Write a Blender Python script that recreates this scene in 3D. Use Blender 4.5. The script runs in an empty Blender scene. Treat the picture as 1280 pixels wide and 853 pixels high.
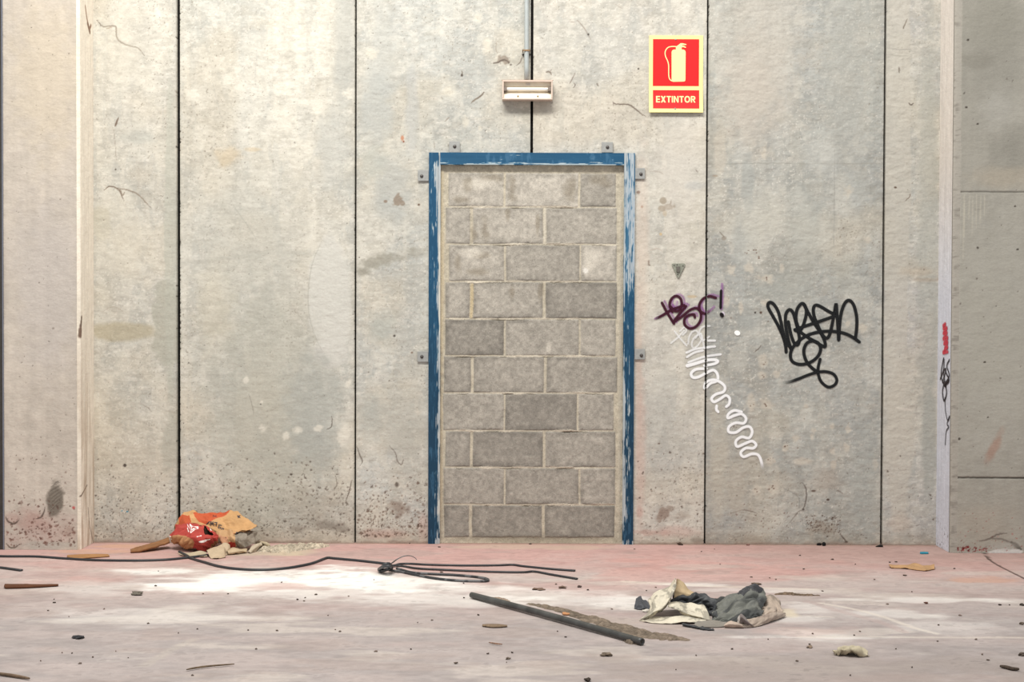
import bpy, bmesh, math, random
import numpy as np
from mathutils import Vector, Matrix

SC = bpy.context.scene
COL = SC.collection
R = np.random.RandomState(11)
random.seed(5)

# ------------------------------------------------------------------ camera
FPX, PW, PH = 1778.0, 1280.0, 853.0
CAMH, HOR = 1.247, 392.0
TH = math.atan((PH / 2 - HOR) / FPX)
RO = math.radians(0.20)
FW = np.array([0, math.cos(TH), -math.sin(TH)])
UP0 = np.array([0, math.sin(TH), math.cos(TH)])
RT0 = np.array([1.0, 0, 0])
RT = RT0 * math.cos(RO) + UP0 * math.sin(RO)
UP = UP0 * math.cos(RO) - RT0 * math.sin(RO)
CAM = np.array([0, 0, CAMH])

def ray(px, py):
    return FW + RT * ((px - PW / 2) / FPX) + UP * ((PH / 2 - py) / FPX)
def F(px, py, z=0.0):
    d = ray(px, py); t = (z - CAMH) / d[2]
    return CAM + d * t
def onY(px, py, Y):
    d = ray(px, py)
    return CAM + d * (Y / d[1])
YW = float(F(640, 680.0)[1])            # back wall plane
def W(px, py, dy=0.0):                  # photo point -> back wall (x, z)
    p = onY(px, py, YW + dy); return p[0], p[2]
def P(px, py, g):                       # point above the floor line g
    return onY(px, py, F(px, g)[1])
M = 1.0 / 231.0                         # metres per photo pixel on the wall

cd = bpy.data.cameras.new('camera'); cd.lens = FPX / PW * 36; cd.sensor_width = 36
cd.clip_start = 0.05; cd.clip_end = 100
cam = bpy.data.objects.new('camera', cd); COL.objects.link(cam)
B = -FW
cam.matrix_world = Matrix(((RT[0], UP[0], B[0], CAM[0]), (RT[1], UP[1], B[1], CAM[1]), (RT[2], UP[2], B[2], CAM[2]), (0, 0, 0, 1)))
SC.camera = cam

# ------------------------------------------------------------------ helpers
def lin(c):
    c = np.asarray(c, float) / 255.0
    return np.where(c <= 0.04045, c / 12.92, ((c + 0.055) / 1.055) ** 2.4)
_T = {}
def vnoise(x, y, seed=0):
    if seed not in _T: _T[seed] = np.random.RandomState(seed + 100).rand(256, 256)
    t = _T[seed]
    xi = np.floor(x).astype(int); yi = np.floor(y).astype(int)
    fx = x - xi; fy = y - yi
    fx = fx * fx * (3 - 2 * fx); fy = fy * fy * (3 - 2 * fy)
    a = t[xi & 255, yi & 255]; b = t[(xi + 1) & 255, yi & 255]
    c = t[xi & 255, (yi + 1) & 255]; d = t[(xi + 1) & 255, (yi + 1) & 255]
    return (a * (1 - fx) + b * fx) * (1 - fy) + (c * (1 - fx) + d * fx) * fy
def fbm(x, y, seed=0, octv=4, gain=0.5):
    s = 0; a = 1; tot = 0
    for k in range(octv):
        s = s + a * vnoise(x * 2 ** k + 17.3 * k, y * 2 ** k + 9.1 * k, seed + k); tot += a; a *= gain
    return s / tot
def facet(x, y, seed=0):
    if seed not in _T: _T[seed] = np.random.RandomState(seed + 100).rand(256, 256)
    t = _T[seed]; xi = np.floor(x).astype(int); yi = np.floor(y).astype(int); fx = x - xi; fy = y - yi
    a = t[xi & 255, yi & 255]; b = t[(xi + 1) & 255, yi & 255]; c = t[xi & 255, (yi + 1) & 255]; d = t[(xi + 1) & 255, (yi + 1) & 255]
    lo = a + fx * (b - a) + fy * (c - a); hi = d + (1 - fx) * (c - d) + (1 - fy) * (b - d)
    return np.where(fx + fy < 1, lo, hi)
def sstep(a, b, x):
    t = np.clip((x - a) / (b - a), 0, 1); return t * t * (3 - 2 * t)

def cr(pts, n):
    p = np.asarray(pts, float)
    p = np.vstack([2 * p[0] - p[1], p, 2 * p[-1] - p[-2]])
    m = len(p) - 3
    t = np.linspace(0, m, n); i = np.minimum(t.astype(int), m - 1); f = (t - i)[:, None]
    a, b, c, d = p[i], p[i + 1], p[i + 2], p[i + 3]
    return 0.5 * (2 * b + (c - a) * f + (2 * a - 5 * b + 4 * c - d) * f ** 2 + (3 * b - a - 3 * c + d) * f ** 3)

def link(o, parent=None):
    COL.objects.link(o)
    if parent is not None:
        o.parent = parent
        o.matrix_parent_inverse = Matrix.Translation(-Vector(parent.location))
    return o
def tag(o, label, cat, group=None, kind=None):
    o['label'] = label; o['category'] = cat
    if group: o['group'] = group
    if kind: o['kind'] = kind
    return o
def empty(name, loc, label=None, cat=None, group=None, kind=None):
    o = bpy.data.objects.new(name, None); o.location = loc; o.empty_display_size = 0.05
    COL.objects.link(o)
    if label: tag(o, label, cat, group, kind)
    return o
def mesh_np(name, V, Q, mat, parent=None, col=None, smooth=True, alpha=None):
    """V (n,3), Q (m,4) quads, col (n,3) linear"""
    me = bpy.data.meshes.new(name)
    V = np.ascontiguousarray(V, np.float32); Q = np.ascontiguousarray(Q, np.int32)
    me.vertices.add(len(V)); me.vertices.foreach_set('co', V.ravel())
    me.loops.add(Q.size); me.loops.foreach_set('vertex_index', Q.ravel())
    me.polygons.add(len(Q)); me.polygons.foreach_set('loop_start', np.arange(0, Q.size, 4, dtype=np.int32))
    me.update(calc_edges=True)
    me.polygons.foreach_set('use_smooth', np.full(len(Q), smooth))
    if col is not None:
        a = me.color_attributes.new('col', 'FLOAT_COLOR', 'POINT')
        c = np.ones((len(V), 4), np.float32); c[:, :3] = col
        if alpha is not None: c[:, 3] = alpha
        a.data.foreach_set('color', c.ravel())
    me.materials.append(mat)
    me.validate()
    o = bpy.data.objects.new(name, me)
    return link(o, parent)
def quads(n, m, off=0):
    i = np.arange(n * m).reshape(n, m) + off
    return np.stack([i[:-1, :-1], i[:-1, 1:], i[1:, 1:], i[1:, :-1]], -1)
def grid_obj(name, X, Y, Z, col, mat, parent=None, smooth=True, flip=False, keep=None):
    n, m = X.shape
    q = quads(n, m)
    if keep is not None: q = q[keep[:-1, :-1] & keep[1:, 1:] & keep[:-1, 1:] & keep[1:, :-1]]
    q = q.reshape(-1, 4)
    if flip: q = q[:, ::-1]
    V = np.stack([X, Y, Z], -1).reshape(-1, 3)
    return mesh_np(name, V, q, mat, parent, None if col is None else col.reshape(-1, 3), smooth)
def bm_obj(name, bm, mat, parent=None, smooth=False, bevel=0):
    bmesh.ops.recalc_face_normals(bm, faces=bm.faces[:])
    me = bpy.data.meshes.new(name); bm.to_mesh(me); bm.free()
    if smooth:
        for p in me.polygons: p.use_smooth = True
    me.materials.append(mat)
    o = bpy.data.objects.new(name, me); link(o, parent)
    if bevel:
        b = o.modifiers.new('bevel', 'BEVEL'); b.width = bevel; b.segments = 2; b.limit_method = 'ANGLE'
    return o
def add_box(bm, x0, x1, y0, y1, z0, z1):
    v = [bm.verts.new(c) for c in ((x0, y0, z0), (x1, y0, z0), (x1, y1, z0), (x0, y1, z0), (x0, y0, z1), (x1, y0, z1), (x1, y1, z1), (x0, y1, z1))]
    for f in ((0, 1, 5, 4), (1, 2, 6, 5), (2, 3, 7, 6), (3, 0, 4, 7), (4, 5, 6, 7), (3, 2, 1, 0)): bm.faces.new([v[i] for i in f])
def box(name, x0, x1, y0, y1, z0, z1, mat, parent=None, bevel=0.001):
    bm = bmesh.new(); add_box(bm, x0, x1, y0, y1, z0, z1)
    return bm_obj(name, bm, mat, parent, bevel=bevel)
def prism(name, pts, y0, y1, mat, parent=None, bevel=0):
    """polygon of (x,z) extruded along y"""
    bm = bmesh.new()
    a = [bm.verts.new((p[0], y0, p[1])) for p in pts]; b = [bm.verts.new((p[0], y1, p[1])) for p in pts]
    bm.faces.new(a); bm.faces.new(b[::-1])
    for i in range(len(pts)):
        j = (i + 1) % len(pts); bm.faces.new((a[i], a[j], b[j], b[i]))
    return bm_obj(name, bm, mat, parent, bevel=bevel)
def disc_y(name, x, z, r, y0, y1, mat, parent=None, n=14, dome=0.0):
    bm = bmesh.new()
    a = [bm.verts.new((x + r * math.cos(t * 2 * math.pi / n), y0, z + r * math.sin(t * 2 * math.pi / n))) for t in range(n)]
    b = [bm.verts.new((x + .75 * r * math.cos(t * 2 * math.pi / n), y1, z + .75 * r * math.sin(t * 2 * math.pi / n))) for t in range(n)]
    for i in range(n): bm.faces.new((a[i], a[(i + 1) % n], b[(i + 1) % n], b[i]))
    c = bm.verts.new((x, y1 - dome, z))
    for i in range(n): bm.faces.new((b[i], b[(i + 1) % n], c))
    bm.faces.new(a)
    return bm_obj(name, bm, mat, parent)
def tube(name, pts, ra, rb, mat, parent=None, n=10, col=None, hollow=0.0, taper=None):
    """swept ellipse: ra sideways, rb along the up direction"""
    p = np.asarray(pts, float); k = len(p)
    t = np.gradient(p, axis=0); t /= np.linalg.norm(t, axis=1)[:, None] + 1e-9
    up = np.tile([0, 0, 1.0], (k, 1))
    vert = np.abs(t[:, 2]) > 0.9
    up[vert] = [0, 1, 0]
    s = np.cross(t, up); s /= np.linalg.norm(s, axis=1)[:, None]
    u = np.cross(s, t)
    tp = np.ones(k) if taper is None else np.asarray(taper)
    rings = []
    a = np.linspace(0, 2 * np.pi, n, endpoint=False)
    rings = p[:, None, :] + tp[:, None, None] * (ra * np.cos(a)[None, :, None] * s[:, None, :] + rb * np.sin(a)[None, :, None] * u[:, None, :])
    V = rings.reshape(-1, 3)
    q = []
    for i in range(k - 1):
        for j in range(n):
            q.append((i * n + j, i * n + (j + 1) % n, (i + 1) * n + (j + 1) % n, (i + 1) * n + j))
    V = list(map(tuple, V))
    for e, d in ((0, -1), (k - 1, 1)):
        if hollow:
            b0 = len(V)
            for j in range(n):
                V.append(tuple(p[e] + hollow * (np.array(V[e * n + j]) - p[e])))
            b1 = len(V)
            for j in range(n):
                V.append(tuple(p[e] + hollow * (np.array(V[e * n + j]) - p[e]) - d * t[e] * 0.06))
            for j in range(n):
                jj = (j + 1) % n
                q.append((e * n + j, e * n + jj, b0 + jj, b0 + j)); q.append((b0 + j, b0 + jj, b1 + jj, b1 + j))
            c = len(V); V.append(tuple(p[e] - d * t[e] * 0.06))
            for j in range(0, n, 2): q.append((b1 + j, b1 + (j + 1) % n, b1 + (j + 2) % n, c))
        else:
            c = len(V); V.append(tuple(p[e]))
            for j in range(0, n, 2): q.append((e * n + j, e * n + (j + 1) % n, e * n + (j + 2) % n, c))
    V = np.array(V)
    cc = None
    if col is not None:
        cc = np.zeros((len(V), 3)); cc[:k * n] = np.repeat(col, n, axis=0); cc[k * n:] = col[0]
    o = mesh_np(name, V, np.array(q), mat, parent, cc, True)
    bm = bmesh.new(); bm.from_mesh(o.data); bmesh.ops.recalc_face_normals(bm, faces=bm.faces[:]); bm.to_mesh(o.data); bm.free()
    return o

# ------------------------------------------------------------------ materials
def new_mat(name):
    m = bpy.data.materials.new(name); m.use_nodes = True
    nt = m.node_tree; return m, nt.nodes, nt.links, nt.nodes['Principled BSDF']
def attr_mat(name, rough=0.85, grain=0.12, gscale=220, bump=0.25, bscale=140, stretch=(1, 1, 1), spec=0.25, speck=0.0, sheen=0.0, alpha=False, bdist=0.002, coarse=0.0):
    m, N, L, bs = new_mat(name)
    at = N.new('ShaderNodeAttribute'); at.attribute_name = 'col'
    tc = N.new('ShaderNodeTexCoord'); mp = N.new('ShaderNodeMapping'); mp.inputs['Scale'].default_value = stretch
    L.new(tc.outputs['Object'], mp.inputs['Vector'])
    no = N.new('ShaderNodeTexNoise'); no.inputs['Scale'].default_value = gscale; no.inputs['Detail'].default_value = 4; no.inputs['Roughness'].default_value = 0.7
    L.new(mp.outputs['Vector'], no.inputs['Vector'])
    mr = N.new('ShaderNodeMapRange'); mr.inputs['From Min'].default_value = 0.25; mr.inputs['From Max'].default_value = 0.75
    mr.inputs['To Min'].default_value = 1 - grain; mr.inputs['To Max'].default_value = 1 + grain
    L.new(no.outputs['Fac'], mr.inputs['Value'])
    mx = N.new('ShaderNodeVectorMath'); mx.operation = 'SCALE'
    L.new(at.outputs['Color'], mx.inputs[0]); L.new(mr.outputs['Result'], mx.inputs['Scale'])
    out = mx.outputs['Vector']
    if speck:
        vo = N.new('ShaderNodeTexNoise'); vo.inputs['Scale'].default_value = gscale * 0.9; vo.inputs['Detail'].default_value = 2
        L.new(tc.outputs['Object'], vo.inputs['Vector'])
        r2 = N.new('ShaderNodeMapRange'); r2.inputs['From Min'].default_value = 0.60; r2.inputs['From Max'].default_value = 0.70
        r2.inputs['To Min'].default_value = 1; r2.inputs['To Max'].default_value = 1 - speck
        L.new(vo.outputs['Fac'], r2.inputs['Value'])
        m2 = N.new('ShaderNodeVectorMath'); m2.operation = 'SCALE'
        L.new(out, m2.inputs[0]); L.new(r2.outputs['Result'], m2.inputs['Scale']); out = m2.outputs['Vector']
    L.new(out, bs.inputs['Base Color'])
    bs.inputs['Roughness'].default_value = rough
    bs.inputs['Specular IOR Level'].default_value = spec
    if sheen: bs.inputs['Sheen Weight'].default_value = sheen
    if alpha: L.new(at.outputs['Alpha'], bs.inputs['Alpha'])
    if bump:
        n2 = N.new('ShaderNodeTexNoise'); n2.inputs['Scale'].default_value = bscale; n2.inputs['Detail'].default_value = 5; n2.inputs['Roughness'].default_value = 0.65
        L.new(mp.outputs['Vector'], n2.inputs['Vector'])
        bu = N.new('ShaderNodeBump'); bu.inputs['Strength'].default_value = bump; bu.inputs['Distance'].default_value = bdist
        L.new(n2.outputs['Fac'], bu.inputs['Height'])
        last = bu
        if coarse:
            n3 = N.new('ShaderNodeTexNoise'); n3.inputs['Scale'].default_value = 22; n3.inputs['Detail'].default_value = 3
            L.new(mp.outputs['Vector'], n3.inputs['Vector'])
            b3 = N.new('ShaderNodeBump'); b3.inputs['Strength'].default_value = coarse; b3.inputs['Distance'].default_value = 0.006
            L.new(n3.outputs['Fac'], b3.inputs['Height']); L.new(bu.outputs['Normal'], b3.inputs['Normal']); last = b3
        L.new(last.outputs['Normal'], bs.inputs['Normal'])
    return m
def flat_mat(name, rgb, rough=0.5, metal=0.0, grain=0.08, gscale=120, bump=0.1, spec=0.4):
    m, N, L, bs = new_mat(name)
    tc = N.new('ShaderNodeTexCoord')
    no = N.new('ShaderNodeTexNoise'); no.inputs['Scale'].default_value = gscale; no.inputs['Detail'].default_value = 4
    L.new(tc.outputs['Object'], no.inputs['Vector'])
    mr = N.new('ShaderNodeMapRange'); mr.inputs['From Min'].default_value = 0.3; mr.inputs['From Max'].default_value = 0.7
    mr.inputs['To Min'].default_value = 1 - grain; mr.inputs['To Max'].default_value = 1 + grain
    L.new(no.outputs['Fac'], mr.inputs['Value'])
    mx = N.new('ShaderNodeVectorMath'); mx.operation = 'SCALE'
    mx.inputs[0].default_value = tuple(lin(rgb)); L.new(mr.outputs['Result'], mx.inputs['Scale'])
    L.new(mx.outputs['Vector'], bs.inputs['Base Color'])
    bs.inputs['Roughness'].default_value = rough; bs.inputs['Metallic'].default_value = metal
    bs.inputs['Specular IOR Level'].default_value = spec
    if bump:
        bu = N.new('ShaderNodeBump'); bu.inputs['Strength'].default_value = bump; bu.inputs['Distance'].default_value = 0.002
        L.new(no.outputs['Fac'], bu.inputs['Height']); L.new(bu.outputs['Normal'], bs.inputs['Normal'])
    return m

M_CONC = attr_mat('concrete', 0.9, 0.08, 130, 0.6, 60, (0.6, 1, 1), 0.15, coarse=0.7, bdist=0.003)
M_BLOCK = attr_mat('block', 0.95, 0.20, 170, 0.6, 150, (1, 1, 1), 0.1, speck=0.30, bdist=0.003)
M_FLOOR = attr_mat('floor_paint', 0.8, 0.06, 90, 0.25, 50, (1, 1, 1), 0.2, coarse=0.12)
M_PAINT = attr_mat('worn_paint', 0.55, 0.06, 160, 0.15, 120, (1, 1, 0.2), 0.35)
M_SPRAY = attr_mat('spray_paint', 0.6, 0.05, 200, 0, 100, alpha=True, spec=0.2)
M_PAPER = attr_mat('paper', 0.75, 0.08, 160, 0.25, 90, spec=0.25)
M_PLASTIC = attr_mat('sheet_plastic', 0.5, 0.12, 120, 0.25, 80, spec=0.35)
M_CLOTH = attr_mat('cloth', 0.55, 0.15, 240, 0.35, 160, spec=0.35, sheen=0.1)
M_WOOD = attr_mat('wood', 0.8, 0.22, 60, 0.35, 80, (0.15, 1, 1), 0.2)
M_DIRT = attr_mat('dirt', 0.95, 0.25, 150, 0.8, 110, spec=0.1, speck=0.35, bdist=0.006)
M_STRAP = attr_mat('strap', 0.38, 0.15, 150, 0.1, 90, spec=0.5)
M_GALV = flat_mat('galvanised', (150, 151, 149), 0.55, 0.1, 0.10, 60, 0.08)
M_BOLT = flat_mat('bolt', (80, 76, 74), 0.5, 0.5)
M_DARK = flat_mat('dark_gap', (14, 13, 12), 0.9)
M_STEEL = flat_mat('dark_steel', (70, 74, 80), 0.5, 0.2)
M_HOUSE = flat_mat('aged_plastic', (200, 182, 168), 0.55, 0, 0.06, 40)
M_TRAY = flat_mat('reflector', (226, 214, 194), 0.35, 0, 0.08, 30)
M_GLASS = flat_mat('frosted_tube', (246, 242, 234), 0.15, 0, 0.02, 30, 0, 0.7)
M_HOLDER = flat_mat('lamp_holder', (120, 108, 100), 0.5)
M_YEL = flat_mat('cream_board', (236, 224, 150), 0.5, 0, 0.02, 30, 0)
M_RED = flat_mat('sign_red', (212, 20, 22), 0.45, 0, 0.02, 30, 0)
M_INK = flat_mat('sign_cream', (240, 228, 160), 0.5, 0, 0.01, 30, 0)
M_TRI = flat_mat('old_grey_metal', (136, 138, 126), 0.6, 0.1, 0.18, 80)
M_TRID = flat_mat('old_grey_latch', (100, 96, 90), 0.6, 0.1, 0.15, 80)
M_RUST = flat_mat('rusty_clamp', (140, 112, 82), 0.7, 0.2, 0.2, 80)
M_BLUEP = flat_mat('blue_scrap', (30, 130, 150), 0.5)

# ------------------------------------------------------------------ paint rasters
class Ras:
    """colour and relief of one flat concrete surface, in metres on that surface"""
    def __init__(s, x0, x1, z0, z1, res, base, seed, mapf):
        s.res = res; s.x0 = x0; s.z0 = z0; s.seed = seed; s.map = mapf
        s.x = np.arange(x0, x1 + res * .5, res); s.z = np.arange(z0, z1 + res * .5, res)
        s.X, s.Z = np.meshgrid(s.x, s.z)
        s.c = np.empty(s.X.shape + (3,)); s.c[:] = base
        s.h = np.zeros(s.X.shape)
    def win(s, xa, xb, za, zb):
        i0 = max(0, int((za - s.z0) / s.res)); i1 = min(len(s.z), int((zb - s.z0) / s.res) + 2)
        j0 = max(0, int((xa - s.x0) / s.res)); j1 = min(len(s.x), int((xb - s.x0) / s.res) + 2)
        return (slice(i0, max(i0, i1)), slice(j0, max(j0, j1)))
    def mix(s, w, a, col):
        s.c[w] += (np.asarray(col, float) - s.c[w]) * a[..., None]
    def mul(s, w, a, k):
        s.c[w] *= 1 + (np.asarray(k, float) - 1) * a[..., None]
    def blob(s, px, py, rx, ry, col, al=0.6, soft=0.5, rough=0.5, nf=18, rot=0, mode='mix', edge=None, relief=0):
        cx, cz = s.map(px, py); ax, az = rx * M, ry * M
        m = max(ax, az) * 1.7
        w = s.win(cx - m, cx + m, cz - m, cz + m)
        X, Z = s.X[w], s.Z[w]
        if X.size == 0: return
        dx, dz = X - cx, Z - cz
        c, n = math.cos(rot), math.sin(rot)
        u, v = (dx * c + dz * n) / ax, (-dx * n + dz * c) / az
        sd = int(abs(px * 7 + py * 3)) % 200
        d = np.sqrt(u * u + v * v) + rough * (fbm(X * nf, Z * nf, sd, 4) - 0.5) * 1.6
        a = al * (1 - sstep(1 - soft, 1 + soft * .4, d))
        (s.mix if mode == 'mix' else s.mul)(w, a, col)
        if relief: s.h[w] += relief * a
    def line(s, pts, wpx, col, al=0.9, taper=True, wob=0.6, relief=0, soft=0.6):
        p = np.array([s.map(*q) for q in pts]); n = max(8, int(len(pts) * 10)); p = cr(p, n)
        p += (R.rand(n, 2) - .5) * wob * M
        r = wpx * M / 2
        w = s.win(p[:, 0].min() - 4 * r - .01, p[:, 0].max() + 4 * r + .01, p[:, 1].min() - 4 * r - .01, p[:, 1].max() + 4 * r + .01)
        X, Z = s.X[w], s.Z[w]
        if X.size == 0: return
        best = np.full(X.shape, 9.0)
        for i in range(n - 1):
            a, b = p[i], p[i + 1]; d = b - a; L2 = d @ d + 1e-12
            t = np.clip(((X - a[0]) * d[0] + (Z - a[1]) * d[1]) / L2, 0, 1)
            f = (i + .5) / n; k = (math.sin(math.pi * min(1, f * 1.1 + .05)) ** .6 if taper else 1)
            dist = np.hypot(X - a[0] - t * d[0], Z - a[1] - t * d[1]) / max(r * k, 1e-4)
            best = np.minimum(best, dist)
        a = al * (1 - sstep(1 - soft, 1 + soft, best))
        s.mix(w, a, col)
        if relief: s.h[w] += relief * a
    def pits(s, n, pxr, pyr, size=(0.8, 2.2), col=(120, 108, 98), al=0.75, dens=None, relief=-0.002):
        k = 0
        for _ in range(n * 8):
            px = R.uniform(*pxr); py = R.uniform(*pyr)
            if dens is not None and R.rand() > dens(px, py): continue
            z = R.uniform(0, 1) ** 3.0; sz = (size[0] + (size[1] - size[0]) * z) * M
            cx, cz = s.map(px, py); e = R.uniform(.35, 1.2); an = R.uniform(-1.4, 1.4)
            w = s.win(cx - 3 * sz, cx + 3 * sz, cz - 3 * sz, cz + 3 * sz)
            X, Z = s.X[w], s.Z[w]
            if X.size:
                dx, dz = X - cx, Z - cz
                u = (dx * math.cos(an) + dz * math.sin(an)) / sz; v = (-dx * math.sin(an) + dz * math.cos(an)) / (sz * e)
                d = np.sqrt(u * u + v * v)
                d = d + 1.1 * (vnoise(X * 240, Z * 240, 7) - .5)
                a = (1 - sstep(.5, 1.15, d)) * al * R.uniform(.5, 1)
                s.mix(w, a, np.array(col) * R.uniform(.7, 1.1)); s.h[w] += relief * a
            k += 1
            if k >= n: break
    def obj(s, name, plane, parent, mat=M_CONC, x0=None, x1=None, keep=None, ztop=4.4, back=0.05, K=1.0, axis='y', sgn=-1):
        j0 = 0 if x0 is None else int(np.searchsorted(s.x, x0)); j1 = len(s.x) if x1 is None else int(np.searchsorted(s.x, x1))
        X, Z, C, H = s.X[:, j0:j1], s.Z[:, j0:j1], s.c[:, j0:j1], s.h[:, j0:j1]
        kp = None if keep is None else keep[:, j0:j1]
        if ztop > s.z[-1]:
            rows = np.linspace(s.z[-1], ztop, 12)[1:]
            X = np.vstack([X, np.repeat(X[-1:], 11, 0)]); Z = np.vstack([Z, np.repeat(rows[:, None], X.shape[1], 1)])
            C = np.concatenate([C, np.repeat(C[-1:], 11, 0)]); H = np.vstack([H, np.repeat(H[-1:] * 0, 11, 0)])
            if kp is not None: kp = np.vstack([kp, np.ones((11, X.shape[1]), bool)])
        D = plane + sgn * H
        # edge returns
        X = np.hstack([X[:, :1], X, X[:, -1:]]); Z = np.hstack([Z[:, :1], Z, Z[:, -1:]])
        D = np.hstack([D[:, :1] * 0 + plane - sgn * back, D, D[:, -1:] * 0 + plane - sgn * back])
        C = np.concatenate([C[:, :1], C, C[:, -1:]], 1)
        if kp is not None: kp = np.hstack([kp[:, :1], kp, kp[:, -1:]])
        if axis == 'y': return grid_obj(name, X, D, Z, lin(C) * K, mat, parent, keep=kp)
        return grid_obj(name, D, X, Z, lin(C) * K, mat, parent, keep=kp)   # surface whose normal is along x; raster x runs along world y

def jx(px, py=340): return W(px, py)[0]

# ------------------------------------------------------------------ back wall
KW = 0.80
ra = Ras(-2.45, 2.45, 0.0, 3.02, 0.0036, (203, 198, 186), 3, W)
A = ra
J = [jx(117) - .04, jx(223), jx(444), jx(664), jx(883), jx(1104.5), jx(1172) + .06]   # joints
GAP = [0, .0175, .0070, .0105, .0080, .0085, 0]
pcol = [(205, 201, 191), (205, 202, 192), (194, 194, 188), (201, 197, 188), (172, 173, 169), (192, 190, 185)]
for i in range(6):
    w = A.win(J[i], J[i + 1], 0, 3.1); A.c[w] = pcol[i]
# cloudy staining
X, Z = A.X, A.Z
n1 = fbm(X * 1.6, Z * .9, 21, 5); n2 = fbm(X * 5, Z * 2.6, 31, 5); n3 = fbm(X * 22, Z * 16, 41, 4)
for i in range(6):
    m = ((X > J[i]) & (X <= J[i + 1]))
    off = 3.7 * i
    a = fbm(X * 2.2 + off, Z * 1.3 + off, 51 + i, 5)
    full = (slice(None), slice(None))
    A.mix(full, m * sstep(.45, .62, a) * .5, (184, 184, 176) if i != 3 else (203, 199, 190))
    b = fbm(X * 3.1 + off, Z * 2.0 + off * 2, 61 + i, 5)
    A.mix(full, m * sstep(.52, .68, b) * .55, (222, 216, 202) if i < 4 else (206, 203, 193))
full = (slice(None), slice(None))
A.c *= (1 + .10 * (n2 - .5) + .12 * (n3 - .5) + .07 * (n1 - .5))[..., None]
# vertical run streaks and fine horizontal board marks
st = fbm(X * 26, Z * .7, 71, 4); A.c *= (1 + .09 * (st - .5))[..., None]
hb = fbm(X * 14, Z * 110, 81, 3); A.c *= (1 + .07 * (hb - .5) * sstep(.4, .6, n2))[..., None]
fr = fbm(X * 60, Z * 50, 95, 3); A.c *= (1 + .10 * (fr - .5))[..., None]
A.h += .0012 * (n2 - .5) + .0016 * (n3 - .5) + .0004 * (hb - .5) + .0014 * (fr - .5)
for sd, sx, sz, lo, col_, al_ in [(301, 4.5, 2.2, .57, (182, 183, 178), .30), (311, 9, 5, .58, (226, 221, 208), .34), (321, 3, 5, .58, (188, 182, 168), .22), (331, 16, 3.0, .60, (184, 185, 180), .28), (341, 20, 18, .60, (230, 226, 215), .36), (351, 18, 40, .60, (186, 182, 172), .30), (361, 30, 60, .61, (234, 229, 219), .38)]:
    for i in range(6):
        m = ((X > J[i]) & (X <= J[i + 1])); q_ = fbm(X * sx + 2.3 * i, Z * sz + 5.1 * i, sd, 5, .62)
        cc_ = np.array(col_, float) * (np.array(pcol[i]).mean() / 199.0)
        A.mix((slice(None), slice(None)), m * sstep(lo, lo + .035, q_) * al_, cc_)
wm = fbm(X * 3, Z * 3, 91, 3); A.mix(full, sstep(.5, .7, wm) * .22, (214, 198, 172))
cm = fbm(X * 9, Z * 7, 93, 4); A.mix(full, sstep(.58, .70, cm) * .30, (228, 224, 212))

def D(cols): return cols
sp1 = fbm(X * 150, Z * 130, 371, 2); sp2 = fbm(X * 120, Z * 110, 381, 2); spm = fbm(X * 3.3, Z * 2.6, 391, 3)
A.mix(full, sstep(.80, .86, sp1 + .18 * (spm - .5)) * .55, (132, 122, 110)); A.mix(full, sstep(.78, .84, sp2 + .18 * (.5 - spm)) * .5, (238, 234, 224))
em = fbm(X * 20, Z * 46, 396, 3); em2 = fbm(X * 55, Z * 75, 398, 2); pan = np.where(X > J[4], 1.0, np.where((X > J[2]) & (X < J[3]), .7, .4))
A.h += pan * (.0026 * (em - .5) + .0014 * (em2 - .5))
# panel between left column and first joint
A.blob(152, 415, 46, 13, (183, 172, 146), .65, .35, .25)
A.blob(208, 405, 17, 62, (178, 176, 162), .6, .15, .5)
A.blob(213, 300, 8, 220, (188, 188, 176), .6, .25, .3)
A.blob(172, 172, 24, 10, (186, 186, 178), .6, .6)
A.blob(128, 278, 12, 24, (196, 190, 172), .6, .3)
A.blob(214, 560, 12, 40, (182, 180, 168), .6, .4)
A.blob(150, 300, 36, 60, (218, 212, 198), .5, .6)
A.line([(121, 25), (129, 33), (144, 33), (146, 47), (155, 55), (172, 60), (180, 69), (188, 75)], 1.8, (104, 92, 80), .95)
A.line([(133, 36), (142, 33)], 1.4, (130, 112, 96), .8)
A.line([(130, 238), (137, 233), (148, 237), (153, 247), (158, 256)], 1.6, (125, 110, 98), .9)
A.line([(146, 235), (160, 238), (172, 243), (185, 256), (196, 267)], 1.5, (140, 126, 112), .8)
A.line([(150, 236), (153, 244), (157, 238)], 2.2, (140, 126, 112), .7)
A.line([(148, 147), (145, 155), (144, 159)], 2.2, (120, 104, 92), .9)
A.line([(142, 160), (145, 190), (145, 212)], .7, (150, 138, 126), .6); A.blob(144.5, 212, 1.6, 1.6, (90, 84, 78), .9)
A.line([(128, 390), (140, 384), (152, 388), (155, 395)], .8, (170, 158, 144), .6)
A.line([(178, 506), (185, 510), (191, 517)], 1.0, (150, 140, 128), .7)
A.line([(148, 655), (151, 662), (153, 674), (155, 679)], 1.3, (150, 140, 130), .8)
A.blob(156, 582, 2.2, 2.0, (92, 84, 78), .95, .3)
A.blob(159, 640, 2.0, 1.2, (50, 130, 160), .85, .3); A.blob(152.5, 639, 1.5, 1.0, (70, 140, 165), .7, .3)
A.blob(150, 60, 40, 60, (224, 218, 204), .5, .7)
A.pits(480, (118, 221), (575, 674), (.6, 1.5), dens=lambda x, y: ((y - 565) / 90) ** 1.6)
A.pits(40, (118, 221), (150, 580), (.4, 1.0))
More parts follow.
